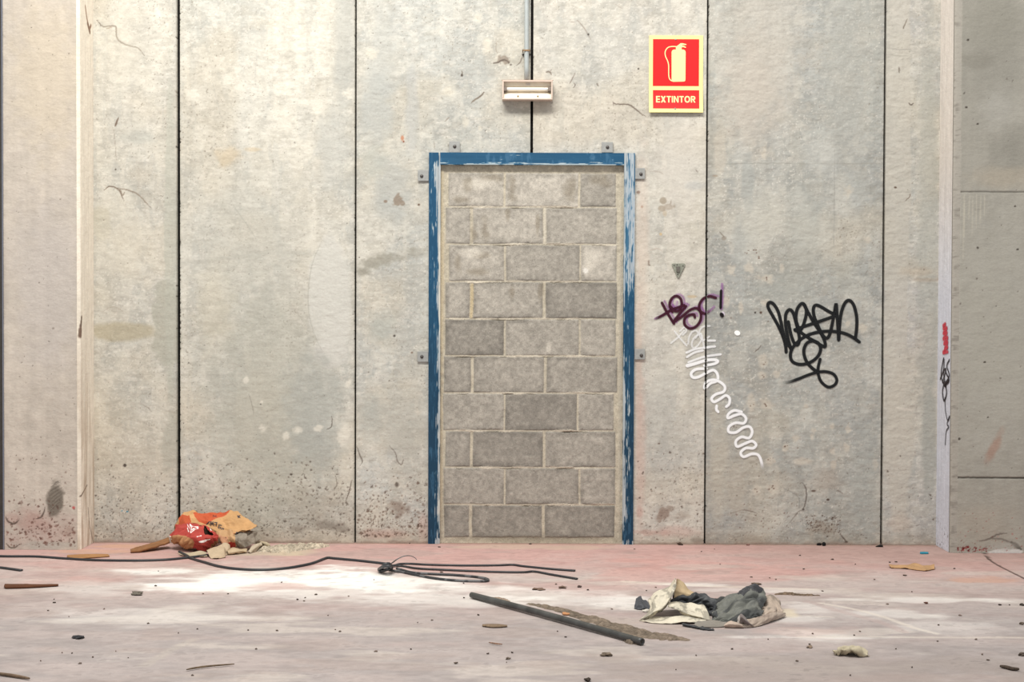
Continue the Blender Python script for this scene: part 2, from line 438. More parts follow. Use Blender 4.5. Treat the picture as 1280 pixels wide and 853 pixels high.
# second panel
A.blob(412, 372, 27, 78, (212, 210, 202), .8, .10, .22, 10)
A.blob(412, 440, 22, 22, (214, 211, 204), .6, .12, .2, 10)
A.blob(430, 60, 14, 90, (184, 184, 178), .6, .5, .3); A.blob(415, 180, 22, 50, (192, 192, 186), .5, .5)
A.blob(310, 300, 80, 100, (192, 190, 180), .45, .7); A.blob(330, 500, 80, 170, (182, 181, 170), .6, .6); A.blob(395, 520, 40, 90, (176, 178, 172), .6, .6)
A.line([(226, 330), (290, 322), (345, 316), (400, 318)], 5, (188, 186, 176), .4, False)
A.blob(266, 390, 30, 60, (206, 198, 178), .4, .7)
for q in [(300, 108, 7, 9), (296, 86, 5, 7), (284, 100, 8, 9), (396, 135, 10, 12), (356, 155, 9, 9), (435, 118, 8, 8), (384, 185, 7, 12), (240, 118, 9, 11), (380, 128, 8, 8), (436, 480, 5, 6), (372, 537, 6, 5), (358, 545, 5, 6), (329, 536, 6, 5), (398, 536, 7, 5), (430, 545, 8, 16), (327, 503, 2.4, 2.6), (308, 475, 4, 5)]:
    A.blob(*q, (232, 227, 214), .75, .6, .7, 60)
for q in [(285, 195, 16, 14), (318, 187, 12, 3)]: A.blob(*q, (206, 182, 146), .4, .6, .6)
A.line([(265, 100), (272, 130), (282, 165)], 1.3, (190, 186, 176), .6)
A.line([(290, 255), (308, 280), (326, 308)], 1.3, (180, 178, 168), .6)
A.line([(342, 190), (346, 225), (350, 290)], 1.6, (218, 214, 204), .6)
A.line([(408, 537), (414, 534), (415, 525), (413, 516)], 1.1, (110, 102, 94), .85)
A.line([(311, 493), (316, 510), (318, 524)], 1.2, (150, 144, 134), .6)
A.blob(414, 658, 34, 7, (128, 120, 110), .55, .6, .8, 40, -.25); A.blob(372, 662, 16, 5, (140, 130, 120), .5, .6, .8)
A.line([(440, 600), (436, 616), (430, 634)], 1.4, (110, 100, 90), .8); A.line([(420, 597), (421, 606), (417, 613)], 1.3, (120, 110, 100), .7)
A.pits(950, (227, 442), (560, 672), (.6, 1.9), dens=lambda x, y: ((y - 545) / 110) ** 1.7 * (.55 + .45 * ((x - 225) / 215)))
A.pits(60, (227, 442), (20, 560), (.5, 1.3), (90, 84, 78))
A.blob(390, 640, 60, 30, (165, 157, 146), .35, .7)
A.blob(414, 372, 27, 76, (216, 214, 206), .5, .08, .16, 10); A.blob(424, 430, 24, 26, (216, 214, 206), .4, .08, .16, 10)
A.line([(402, 302), (392, 325), (386, 355), (386, 390), (393, 418), (404, 440), (420, 452)], 1.2, (172, 170, 160), .5, True, .5)
# third panel with the door
A.blob(470, 130, 24, 60, (186, 188, 184), .7, .6, .5); A.blob(480, 60, 20, 60, (190, 191, 186), .6, .6)
A.blob(490, 235, 26, 50, (184, 186, 182), .65, .6, .5); A.blob(515, 130, 9, 70, (188, 189, 186), .6, .6)
A.blob(466, 200, 18, 22, (186, 188, 180), .55, .5)
A.blob(480, 325, 34, 8, (150, 146, 134), .65, .7, .9, 30, .25); A.blob(456, 340, 12, 6, (142, 138, 126), .6, .6, .8); A.blob(520, 315, 20, 8, (172, 168, 156), .5, .7)
A.blob(475, 410, 20, 22, (180, 183, 176), .6, .6); A.blob(465, 520, 18, 30, (178, 180, 174), .6, .6); A.blob(500, 530, 30, 60, (182, 181, 173), .5, .6)
A.blob(497, 250, 6, 8, (150, 136, 122), .85, .3, .8, 60); A.blob(503, 254, 3, 3, (150, 136, 122), .8, .3)
A.blob(482, 252, 2.5, 2, (140, 122, 108), .85, .4); A.blob(523.5, 256, 2, 2, (110, 88, 74), .9, .4)
A.blob(503, 173, 2.5, 4, (196, 128, 96), .75, .4); A.blob(504.5, 177, 1.5, 1.5, (140, 80, 60), .8, .4)
A.blob(493, 420, 1.8, 1.8, (90, 84, 78), .9, .3); A.blob(515, 441, 1.5, 1.5, (130, 110, 96), .8)
A.blob(628, 74, 9, 5, (150, 138, 126), .8, .3, .8, 50, -.3)
A.line([(616, 79), (622, 78), (630, 75), (636, 78), (632, 80)], 2.0, (110, 100, 92), .9)
A.line([(622, 68), (620, 60), (622, 50)], .9, (160, 148, 136), .7); A.line([(630, 73), (640, 72)], 1.0, (140, 130, 120), .7)
A.blob(638.5, 81, 2, 1.2, (90, 82, 76), .9)
A.line([(653, 70), (650, 78), (643, 84)], 1.0, (110, 100, 92), .8)
A.line([(605, 115), (601, 120), (592, 126), (588, 130)], 2.0, (124, 112, 100), .9); A.line([(596, 123), (588, 130)], 1.0, (150, 140, 128), .6)
A.line([(576, 95), (578, 91), (576, 87)], 1.2, (120, 108, 96), .9); A.blob(577.5, 94, 1.6, 2.2, (84, 76, 70), .9)
A.line([(556, 152), (560, 148), (563, 146)], 1.4, (150, 140, 130), .7)
A.line([(542, 176), (543, 182), (543, 190)], 1.0, (150, 142, 132), .7)
for q in [(598, 22, 6, 8), (609, 55, 6, 9), (466, 66, 9, 8), (560, 115, 9, 7), (581, 153, 5, 8), (600, 160, 3, 5)]: A.blob(*q, (226, 219, 203), .6, .6, .7, 50)
A.line([(486, 557), (494, 566), (497, 577), (502, 581), (504, 573), (500, 569)], 1.2, (122, 112, 104), .8)
A.line([(446, 558), (450, 570), (453, 577), (449, 584)], 1.5, (110, 100, 92), .8)
A.blob(500, 637, 14, 10, (140, 122, 110), .6, .6, .9, 45); A.blob(496, 606, 3, 4, (100, 90, 82), .8)
A.blob(480, 668, 34, 7, (196, 160, 150), .45, .7); A.blob(530, 655, 8, 22, (196, 160, 150), .4, .7)
A.pits(460, (447, 534), (590, 672), (.6, 2.2), (118, 98, 86), dens=lambda x, y: ((y - 585) / 80) ** 1.1)
A.pits(60, (447, 534), (300, 590), (.4, 1.1)); A.pits(90, (447, 660), (5, 185), (.4, 1.1), (110, 98, 88))
# fourth panel
A.blob(850, 200, 30, 100, (218, 212, 202), .6, .7)
A.line([(766, 128), (770, 130), (786, 131), (795, 137), (806, 145), (818, 147.5)], 1.7, (120, 108, 98), .95)
A.line([(767, 132), (766, 126)], 1, (140, 128, 118), .8)
A.line([(721, 25), (728, 32), (735, 43), (741, 55)], 1.2, (150, 138, 128), .8); A.blob(735.5, 43, 1.3, 1.3, (80, 74, 70), .9)
A.line([(712, 27), (720, 28)], 1, (150, 138, 128), .7)
A.line([(682, 90), (687, 90), (690, 95)], 1.7, (124, 112, 102), .85); A.line([(687, 90), (690, 86)], 1, (150, 136, 124), .7)
A.line([(719, 91), (714, 101), (711, 107)], 1.2, (140, 128, 118), .8); A.line([(717, 104), (719, 107), (714, 112)], 1.1, (120, 110, 102), .8)
A.line([(746, 104), (748, 108)], 1.3, (120, 110, 100), .8)
A.blob(798, 86, 1.2, 1.2, (70, 62, 58), .95); A.line([(768, 5), (775, 9), (781, 12)], 1.0, (170, 160, 150), .6)
A.blob(829, 251, 5, 5, (170, 158, 142), .85, .25, .3); A.blob(828, 261, 5, 4, (176, 164, 148), .8, .25, .4); A.blob(836, 259, 8, 4, (180, 168, 154), .7, .4, .8); A.line([(838, 256), (839, 250)], 1.6, (170, 158, 146), .7); A.blob(843, 258, 2.2, 3, (172, 160, 146), .7)
A.blob(831, 267, 2.5, 3.5, (200, 184, 160), .6)
A.blob(798, 240.5, 2.8, 2.4, (120, 100, 90), .85, .4, .6); A.blob(802.5, 258.5, 1.6, 1.8, (140, 104, 88), .85); A.blob(826, 293, 2, 2, (208, 176, 130), .7)
A.line([(811, 325), (811, 331), (814, 332)], 1.8, (130, 116, 104), .8); A.line([(812, 313), (822, 311), (830, 316)], 1.2, (190, 172, 160), .5)
A.line([(812, 214), (824, 215), (830, 219)], 1.1, (178, 166, 156), .6); A.line([(869, 212), (873, 216)], 1.2, (140, 130, 122), .7)
A.blob(868, 232, 15, 7, (196, 196, 192), .6, .6); A.blob(803, 300, 9, 140, (222, 204, 188), .5, .7)
A.blob(866, 371, 7, 2, (200, 178, 146), .7, .4)
A.blob(798, 480, 5, 140, (214, 190, 176), .5, .7); A.blob(801, 570, 7, 110, (206, 178, 166), .5, .7)
A.blob(830, 530, 26, 90, (190, 190, 184), .4, .7); A.blob(864, 470, 10, 60, (178, 176, 168), .4, .7)
A.blob(828, 644, 12, 7, (146, 128, 116), .75, .4, .9, 45, .7); A.blob(838, 636, 6, 4, (150, 134, 122), .6, .5, .8); A.blob(853, 645, 12, 6, (178, 168, 156), .6, .6)
A.blob(812, 666, 22, 4, (200, 158, 148), .4, .7, .9, 40); A.blob(800, 640, 5, 8, (198, 152, 142), .35, .7); A.blob(845, 665, 30, 8, (206, 172, 162), .4, .7)
A.blob(872, 676, 10, 4, (150, 142, 132), .6, .6)
A.pits(260, (795, 880), (540, 676), (.5, 1.5), (118, 100, 90), dens=lambda x, y: .25 + ((y - 540) / 130) * .6)
A.pits(40, (795, 880), (150, 540), (.4, 1.0)); A.pits(40, (668, 880), (5, 185), (.35, .9))
# fifth panel
A.blob(955, 60, 60, 120, (198, 192, 182), .6, .7); A.blob(940, 120, 40, 80, (202, 193, 181), .6, .7); A.blob(1060, 80, 36, 200, (182, 181, 174), .5, .6)
A.blob(1000, 25, 16, 10, (206, 202, 192), .6, .6, .8, 40)
A.line([(905, 205), (960, 204), (1010, 205), (1100, 204.5)], 1.0, (160, 158, 150), .7, False)
A.line([(1043, 184), (1043, 250), (1042, 330)], 1.0, (158, 156, 150), .65)
A.blob(935, 230, 9, 40, (170, 172, 168), .7, .3, .4); A.blob(926, 310, 12, 40, (174, 176, 172), .55, .5); A.blob(900, 190, 8, 40, (204, 196, 182), .6, .5)
A.blob(940, 280, 20, 36, (204, 202, 192), .55, .6, .8, 22); A.blob(962, 262, 18, 30, (202, 199, 188), .5, .6, .8, 22)
A.blob(1010, 290, 30, 60, (176, 178, 172), .5, .7); A.blob(1025, 190, 24, 30, (196, 196, 190), .6, .6); A.blob(1070, 240, 18, 30, (178, 180, 176), .5, .7)
A.blob(985, 360, 40, 22, (176, 178, 172), .55, .6); A.blob(1060, 345, 30, 30, (172, 174, 168), .4, .7); A.blob(935, 400, 16, 18, (172, 174, 170), .5, .5)
A.line([(891, 220), (898, 220)], 1.8, (170, 152, 134), .7)
for q in [(955, 192, 5, 10), (958, 348, 11, 7), (977, 335, 4, 5), (914, 338, 6, 9), (1060, 240, 6, 8), (936, 335, 6, 6), (953, 452, 7, 9), (971, 468, 5, 5), (1008, 508, 3, 3), (938, 503, 8, 12), (957, 505, 8, 8), (1018, 538, 4, 5), (1040, 533, 3, 4), (1060, 537, 4, 6), (995, 549, 5, 5), (982, 560, 5, 6), (963, 577, 7, 8), (1003, 577, 12, 5), (1058, 560, 5, 6), (1041, 564, 4, 4), (1042, 582, 4, 7), (946, 613, 6, 7), (967, 610, 8, 8), (1094, 580, 4, 10), (1015, 547, 3, 4), (907, 375, 6, 10), (952, 470, 6, 8), (1078, 410, 7, 6), (1060, 405, 5, 5), (956, 378, 6, 5), (1085, 300, 5, 8), (926, 385, 3, 10)]:
    A.blob(*q, (208, 200, 186), .75, .6, .8, 55)
for q in [(955, 455), (940, 506), (953, 472), (957, 505), (963, 574), (946, 612), (968, 610), (918, 534), (982, 559), (960, 347), (944, 314), (934, 316), (946, 320)]:
    for k in range(3): A.blob(q[0] + R.uniform(-3, 3), q[1] + R.uniform(-3, 3), R.uniform(.6, 1.4), R.uniform(.5, 1.1), (118, 96, 84), .85, .4)
A.blob(944, 391, 1.6, 1.6, (70, 62, 58), .9); A.blob(951, 391, 1.8, 1.8, (90, 70, 60), .9); A.blob(905, 298, 3, 3, (150, 140, 128), .7)
A.line([(899, 289), (903, 294), (907, 298)], 1.3, (130, 120, 110), .7)
A.line([(942, 441), (946, 438), (950, 434), (952, 429)], 1.1, (120, 112, 104), .85)
A.line([(1000, 366), (1010, 364), (1018, 366)], 1, (150, 150, 144), .6)
A.line([(1004, 638), (1007, 628), (1008, 615), (1005, 606), (998, 600)], 1.7, (112, 104, 98), .85); A.blob(1004, 637, 2, 2, (90, 82, 76), .8)
A.line([(1004, 638), (998, 640), (990, 650), (983, 658)], 1.4, (140, 132, 124), .75); A.line([(999, 636), (998, 622), (985, 613), (975, 609)], 1.4, (148, 146, 140), .7)
A.line([(914, 642), (928, 638), (940, 640), (955, 645)], 1.4, (130, 118, 110), .75); A.line([(1046, 613), (1050, 615), (1055, 618)], 1.4, (130, 118, 110), .75)
A.line([(1050, 668), (1056, 675), (1060, 679)], 1.6, (100, 90, 84), .8); A.blob(1058, 678, 2.5, 1.6, (90, 80, 74), .8)
A.blob(1035, 625, 2.2, 1.6, (80, 66, 58), .9); A.blob(1017, 614, 3, 1.4, (100, 84, 74), .85)
A.blob(1035, 600, 22, 20, (168, 156, 144), .4, .8); A.blob(920, 610, 14, 40, (184, 178, 166), .6, .4, .4); A.blob(898, 560, 12, 120, (198, 192, 178), .6, .6)
A.blob(1028, 660, 22, 9, (150, 138, 124), .5, .7, .9); A.blob(940, 665, 50, 6, (196, 196, 188), .5, .6)
A.blob(1080, 600, 20, 80, (176, 178, 172), .5, .6)
A.pits(190, (1008, 1052), (645, 668), (.6, 1.6), (112, 92, 80)); A.pits(140, (890, 1100), (560, 676), (.5, 1.4), (120, 102, 92), dens=lambda x, y: (y - 540) / 140)
A.pits(60, (908, 990), (640, 672), (.5, 1.3), (130, 96, 86)); A.pits(70, (888, 1100), (30, 560), (.4, 1.0), (120, 104, 92))
# sixth panel
A.blob(1122, 200, 17, 420, (200, 195, 184), .7, .12, .25, 8); A.blob(1124, 560, 18, 110, (204, 198, 186), .65, .25, .4, 10)
A.blob(1160, 300, 14, 300, (178, 178, 170), .55, .4); A.blob(1162, 560, 10, 90, (170, 171, 164), .6, .4)
A.line([(1108, 60), (1125, 62), (1142, 61)], 1.6, (170, 166, 158), .7); A.line([(1108, 68), (1125, 70), (1140, 69)], 1.8, (176, 172, 162), .7)
A.line([(1134, 24), (1130, 33), (1129, 37)], 1.4, (130, 120, 108), .8); A.line([(1124, 84), (1124, 92)], 2, (130, 122, 112), .8)
A.line([(1136, 129), (1139, 131), (1143, 128)], 1.6, (110, 100, 92), .85); A.line([(1118, 234), (1121, 235)], 2, (96, 78, 66), .9)
A.line([(1132, 251), (1137, 246), (1138, 240)], 1.3, (130, 116, 104), .8); A.line([(1162, 232), (1165, 227)], 1.4, (190, 186, 176), .8)
A.blob(1150, 340, 26, 7, (190, 176, 158), .5, .7); A.blob(1155, 350, 20, 3, (172, 156, 140), .5, .7, .9)
A.line([(1120, 510), (1133, 512), (1145, 514)], 3, (222, 214, 202), .7)
A.pits(60, (1107, 1170), (560, 676), (.5, 1.5), (120, 104, 94)); A.pits(30, (1107, 1170), (20, 560), (.4, 1.0))
A.blob(1125, 655, 16, 14, (206, 192, 178), .5, .6)
# chips and grime along the joints
for i in range(1, 6):
    for k in range(150 if i == 1 else 80):
        zz = R.uniform(0, 3.0); 
        if fbm(np.array([zz * 5.]), np.array([i * 3.]), 12, 3)[0] < .47: continue
        sd = 1 if (R.rand() < (.85 if i in (1, 4) else .5)) else -1
        r = R.uniform(.3, 1.0 if i in (1, 4) else .7) * M; xx = J[i] + sd * (GAP[i] / 2 + r * .3)
        w = A.win(xx - 3 * r, xx + 3 * r, zz - 3 * r, zz + 3 * r); dx, dz = A.X[w] - xx, A.Z[w] - zz
        if dx.size:
            a = (1 - sstep(.6, 1.2, np.hypot(dx / r, dz / r / R.uniform(.7, 1.8)))) * .85
            A.mix(w, a * .8, (60, 55, 50)); A.h[w] -= .002 * a
    w = A.win(J[i] - .03, J[i] + .03, 0, 3.1)
    A.mix(w, np.exp(-np.abs(A.X[w] - J[i]) / .008) * .35, (150, 146, 136))
# splash line at the foot
A.mul(full, (1 - sstep(0, .10, Z + .06 * (n2 - .5))) * .5, (.90, .86, .82))
A.mix(full, (1 - sstep(0, .018, Z + .02 * (n3 - .5))) * .6, (150, 128, 116))

wall = empty('wall_back', (0, YW, 0), 'wall of pale precast concrete panels with a blocked doorway', 'wall', kind='structure')
DX0, DX1, DZT = W(543, 450)[0], W(787, 450)[0], W(664, 197)[1]
hole = ~((A.X > DX0) & (A.X < DX1) & (A.Z < DZT))
xs = np.array(J); pn = ['cream concrete panel between left column and widest joint', 'panel behind torn sack with a pale rounded patch', 'panel left of the blue door frame', 'panel carrying the red sign', 'grey panel with the black tag', 'narrow panel beside right column']
for i in range(6):
    o = A.obj('wall_panel', YW, wall, x0=J[i] + GAP[i] / 2, x1=J[i + 1] - GAP[i + 1] / 2, keep=hole, K=KW)
    o['label'] = pn[i]
bk = box('joint_backing', J[0], DX0 - .01, YW + .045, YW + .09, 0, 4.4, M_DARK, wall, 0)
bk = box('joint_backing', DX1 + .01, J[-1], YW + .045, YW + .09, 0, 4.4, M_DARK, wall, 0)
bk = box('joint_backing', DX0 - .01, DX1 + .01, YW + .045, YW + .09, DZT + .01, 4.4, M_DARK, wall, 0)

# ------------------------------------------------------------------ projecting columns left and right
PR = .248
YC = YW - PR
def WC(px, py): p = onY(px, py, YC); return p[0], p[2]
XL = W(117.5, 500)[0]; XR = W(1171.5, 500)[0]
XLO = WC(4.5, 400)[0]
# left column
L_ = Ras(XLO, XL, 0, 3.02, .0036, (206, 196, 184), 5, WC)
X, Z = L_.X, L_.Z
q2 = fbm(X * 6, Z * 3, 131, 5); q3 = fbm(X * 26, Z * 20, 141, 4); q1 = fbm(X * 40, Z * .8, 151, 3)
L_.c *= (1 + .12 * (q2 - .5) + .12 * (q3 - .5) + .05 * (q1 - .5))[..., None]; L_.h += .002 * (q3 - .5)
L_.blob(60, 90, 50, 110, (216, 202, 180), .6, .7); L_.blob(60, 360, 50, 120, (204, 196, 190), .6, .7)
L_.blob(50, 660, 46, 26, (194, 168, 160), .5, .7, .8); L_.blob(40, 650, 30, 12, (186, 150, 140), .4, .7, .9); L_.blob(60, 682, 40, 5, (190, 186, 176), .7, .5)
L_.blob(85, 664, 12, 10, (168, 142, 132), .6, .6)
L_.blob(69, 627, 11, 24, (118, 110, 100), .85, .30, .35, 30, -.10)
for k in range(14): L_.line([(61 + R.uniform(0, 4), 640 - k * 2.6 + R.uniform(-2, 2)), (70, 632 - k * 2.2), (79, 624 - k * 1.9)], 1.0, (96 + 50 * (k % 2), 90 + 50 * (k % 2), 82 + 46 * (k % 2)), .5)
L_.line([(67, 606), (71, 603), (74, 602)], 1.6, (120, 112, 104), .7)
L_.line([(7, 646), (10, 652), (17, 655), (22, 652), (27, 645)], 2.0, (96, 82, 74), .85); L_.line([(45, 649), (51, 647), (55, 640), (56, 634)], 1.8, (100, 86, 78), .85)
L_.line([(8, 680), (13, 685), (20, 684), (27, 678)], 1.8, (104, 92, 82), .8)
L_.pits(200, (7, 94), (625, 684), (.8, 2.4), (112, 78, 68), dens=lambda x, y: ((y - 610) / 55)); L_.pits(60, (7, 94), (560, 650), (.6, 1.6), (112, 84, 74))
L_.pits(80, (7, 94), (5, 560), (.5, 1.3), (112, 100, 90)); L_.blob(92, 635, 2, 2, (196, 70, 70), .7)
wl = empty('wall_left', (XLO, YC, 0), 'projecting concrete pier at the left end of the wall', 'wall', kind='structure')
ch = .016
o = L_.obj('pier_face', YC, wl, x1=XL - ch, K=KW); o['label'] = 'pale pier face with scraped dark oval smear'
# chamfer and side face
zz = np.linspace(0, 4.4, 1100); 
def side(name, xf, y0, y1, colf, parent, ny=60, x1=None):
    yy = np.linspace(y0, y1, ny); Y, Zs = np.meshgrid(yy, zz)
    Xs = np.full(Y.shape, xf) if x1 is None else xf + (x1 - xf) * (Y - y0) / (y1 - y0)
    return grid_obj(name, Xs, Y, Zs, lin(np.clip(colf(Y, Zs), 0, 255)) * (.92 if xf < 0 else .92), M_CONC, parent, flip=xf > 0)
def cl(Y, Zs):
    c = np.empty(Y.shape + (3,)); c[:] = (240, 231, 216)
    c *= (1 + .10 * (fbm(Y * 60, Zs * 12, 161, 4) - .5) + .08 * (fbm(Y * 90, Zs * 1.2, 163, 3) - .5))[..., None]
    def ln(pts, r, col, al):
        p = cr(np.array(pts), 30)
        for a in p:
            d = np.hypot(Y - a[0], Zs - a[1]); k = (1 - sstep(.4, 1, d / r)) * al; c[:] = c + (np.array(col) - c) * k[..., None]
    ln([(YW - .14, 2.86), (YW - .11, 2.80), (YW - .07, 2.76), (YW - .04, 2.78)], .012, (150, 122, 104), .7)
    ln([(YW - .10, 2.78), (YW - .06, 2.74)], .016, (140, 116, 100), .7)
    ln([(YC + .012, .28), (YC + .06, .30), (YC + .12, .325)], .006, (112, 98, 86), .9)
    ln([(YW - .11, .20), (YW - .09, .12), (YW - .05, .05), (YW - .02, .0)], .006, (96, 86, 78), .9)
    ln([(YC + .03, 1.22), (YC + .02, 1.17)], .012, (110, 92, 80), .8); ln([(YC + .02, 1.16), (YC + .016, 1.12)], .014, (120, 100, 88), .8)
    g = (1 - sstep(.1, 1.4, Zs)) * .55 * sstep(.42, .62, fbm(Y * 30, Zs * 3, 171, 4)); c[:] = c + (np.array((170, 150, 130)) - c) * g[..., None]
    return c
o = side('pier_chamfer', XL - ch, YC, YC + ch, lambda Y, Zs: cl(Y, Zs) * .97, wl, 5, XL); 
o = side('pier_return', XL, YC + ch, YW + .03, cl, wl)
# right column
XRO = 3.4
R_ = Ras(XR, XRO, 0, 3.02, .0045, (178, 174, 164), 6, WC)
X, Z = R_.X, R_.Z
q2 = fbm(X * 4, Z * 2.4, 231, 5); q3 = fbm(X * 24, Z * 18, 241, 4); q1 = fbm(X * 30, Z * .8, 251, 3)
R_.c *= (1 + .16 * (q2 - .5) + .07 * (q3 - .5) + .05 * (q1 - .5))[..., None]; R_.h += .0012 * (q3 - .5)
fl = (slice(None), slice(None)); gx = (X - XR)
R_.blob(1245, 60, 70, 90, (160, 157, 148), .6, .8); R_.blob(1240, 430, 70, 170, (192, 189, 180), .6, .8); R_.blob(1225, 75, 26, 14, (148, 144, 134), .6, .8, .8, 12); R_.blob(1240, 30, 40, 40, (160, 157, 146), .5, .7); R_.blob(1270, 190, 36, 36, (150, 147, 138), .5, .8)
R_.blob(1250, 135, 30, 30, (188, 185, 177), .6, .8); R_.blob(1260, 222, 50, 14, (190, 178, 160), .5, .7); R_.blob(1240, 420, 60, 120, (182, 178, 166), .5, .8)
R_.blob(1243, 558, 6, 22, (178, 134, 116), .5, .7, .6, 25, -.45); R_.blob(1232, 660, 40, 30, (184, 174, 160), .5, .7)
for x0, l in [(1206, 60), (1212, 40), (1216, 58), (1221, 50), (1226, 46), (1231, 30), (1205, 90)]:
    R_.line([(x0, 243), (x0 - .5, 243 + l * .5), (x0 - 1, 243 + l)], 1.5, (206, 200, 184), .55)
R_.line([(1195, 239.8), (1240, 240), (1300, 240.2), (1400, 240.4)], 1.5, (112, 108, 100), .9, False, .4, -.004)
R_.line([(1192, 597.3), (1240, 597.6), (1300, 598), (1400, 598.4)], 1.8, (84, 80, 74), .95, False, .3, -.005)
R_.line([(1224, 677), (1236, 674), (1246, 669), (1255, 667), (1263, 668)], 2.2, (122, 112, 104), .85); R_.line([(1238, 674), (1250, 674), (1262, 678), (1270, 681)], 2.2, (128, 120, 112), .8)
R_.line([(1264, 678), (1272, 684), (1278, 690)], 5, (92, 86, 78), .85)
R_.blob(1257, 690, 21, 3.8, (232, 230, 226), .95, .12, .45, 30); R_.blob(1255, 683, 22, 6, (190, 186, 178), .6, .6)
R_.pits(90, (1192, 1290), (640, 690), (.5, 1.5), (168, 60, 58), .7, dens=lambda x, y: (y - 630) / 60); R_.pits(60, (1194, 1235), (684, 691), (.8, 1.8), (150, 40, 42), .8)
R_.pits(80, (1194, 1290), (10, 690), (.5, 1.3), (100, 90, 84))
for q in [(1210, 50), (1222, 155), (1208, 134), (1269, 258), (1272, 312), (1222, 310), (1231, 453), (1235, 522), (1199, 549), (1196, 545), (1192, 642)]: R_.blob(*q, 1.6, 1.2, (70, 62, 56), .9, .3)
wr = empty('wall_right', (XR, YC, 0), 'grey projecting concrete pier at the right end of the wall', 'wall', kind='structure')
o = R_.obj('pier_face', YC, wr, x0=XR + .035, K=KW * .92); o['label'] = 'grey pier face with two horizontal seams'
def crr(Y, Zs):
    c = np.empty(Y.shape + (3,)); c[:] = (214, 206, 198)
    t = (1 - sstep(1.2, 2.2, Zs))[..., None]; c += (np.array((206, 208, 218)) - c) * t
    c *= (1 + .10 * (fbm(Y * 50, Zs * 10, 261, 4) - .5) + .06 * (fbm(Y * 90, Zs * 1.5, 263, 3) - .5))[..., None]
    g = (1 - sstep(.0, .22, Zs)) * sstep(.68, .74, fbm(Y * 70, Zs * 60, 271, 3)) * .7; c[:] = c + (np.array((96, 90, 88)) - c) * g[..., None]
    return c
side('pier_return', XR, YC + .014, YW + .03, crr, wr)
def crc(Y, Zs):
    c = np.empty(Y.shape + (3,)); c[:] = (172, 167, 158)
    g = sstep(.60, .68, fbm(Y * 120, Zs * 60, 281, 4)) * .3; c[:] = c + (np.array((96, 90, 84)) - c) * g[..., None]
    return c
yy = np.array([YC + .014, YC + .009, YC + .004, YC]); xx = np.array([XR, XR + .004, XR + .014, XR + .037])
Yc, Zc = np.meshgrid(yy, zz); Xc, _ = np.meshgrid(xx, zz)
grid_obj('pier_chamfer', Xc, Yc, Zc, lin(crc(Yc, Zc)) * KW, M_CONC, wr)
# side seam line between the paint and the arris
box('pier_seam', XR - .0015, XR + .003, YC + .0125, YC + .016, 0, 4.4, flat_mat('seam', (120, 116, 108), 0.9), wr, 0)

# dark post and continuing bay beyond the left pier
t1 = empty('trim_1', (XLO, YC, 0), 'dark painted steel post against the left pier', 'post', kind='structure')
box('post_flange', XLO - .006, XLO - .0005, YC - .004, YC + .06, 0, 4.4, flat_mat('bluish_steel', (112, 116, 128), .5), t1, .001)
box('post', XLO - .16, XLO - .006, YC + .0, YC + .10, 0, 4.4, flat_mat('post_steel', (58, 54, 50), .6, 0, .2, 30), t1, .002)
E_ = Ras(-4.2, XLO - .161, 0, 3.02, .02, (200, 192, 180), 7, WC)
E_.c *= (1 + .15 * (fbm(E_.X * 4, E_.Z * 2, 331, 5) - .5))[..., None]
E_.obj('pier_face', YC, wl, K=KW)

# ------------------------------------------------------------------ graffiti
def ribbon_geo(pts, wpx, col, al=1.0, mapf=W, off=.003, n=None, w_end=(1, 1), fade=(0, 0), soft=.35, gap=None, plane='y'):
    pp = np.array(pts, float); L = np.hypot(*np.diff(pp, axis=0).T).sum()
    n = n or max(12, int(L / 1.2)); c = cr(pp, n)
    q = np.array([mapf(*a) for a in c]); r = wpx * M / 2
    d = np.gradient(q, axis=0); d /= np.linalg.norm(d, axis=1)[:, None] + 1e-9
    s = np.concatenate([[0], np.cumsum(np.hypot(*np.diff(q, axis=0).T))]); T = s[-1]
    k = np.ones(n)
    # round caps: extend both ends
    ext = np.array([1.0, .85, .5, .2]); hw = np.sqrt(np.clip(1 - ext ** 2, .0, 1))
    q = np.vstack([q[0] - d[0] * r * ext[:, None], q, q[-1] + d[-1] * r * ext[::-1][:, None]])
    d = np.vstack([np.tile(d[0], (4, 1)), d, np.tile(d[-1], (4, 1))])
    t = np.concatenate([np.zeros(4), s / T, np.ones(4)])
    wid = np.concatenate([hw, k, hw[::-1]]) * r * (w_end[0] + (w_end[1] - w_end[0]) * t)
    av = np.ones(len(t)) * al
    if fade[0]: av *= sstep(0, fade[0], t)
    if fade[1]: av *= 1 - sstep(1 - fade[1], 1, t)
    nn = np.stack([-d[:, 1], d[:, 0]], -1)
    offs = np.array([-1, -(1 - soft), 0, 1 - soft, 1]); am = np.array([0, 1, 1, 1, 0.])
    U = q[:, None, :] + nn[:, None, :] * wid[:, None, None] * offs[None, :, None]
    dep = off + .0003 * t[:, None] + 0 * offs[None, :]
    a = av[:, None] * am[None, :]
    return U, dep, a, np.broadcast_to(lin(col), U.shape[:2] + (3,))
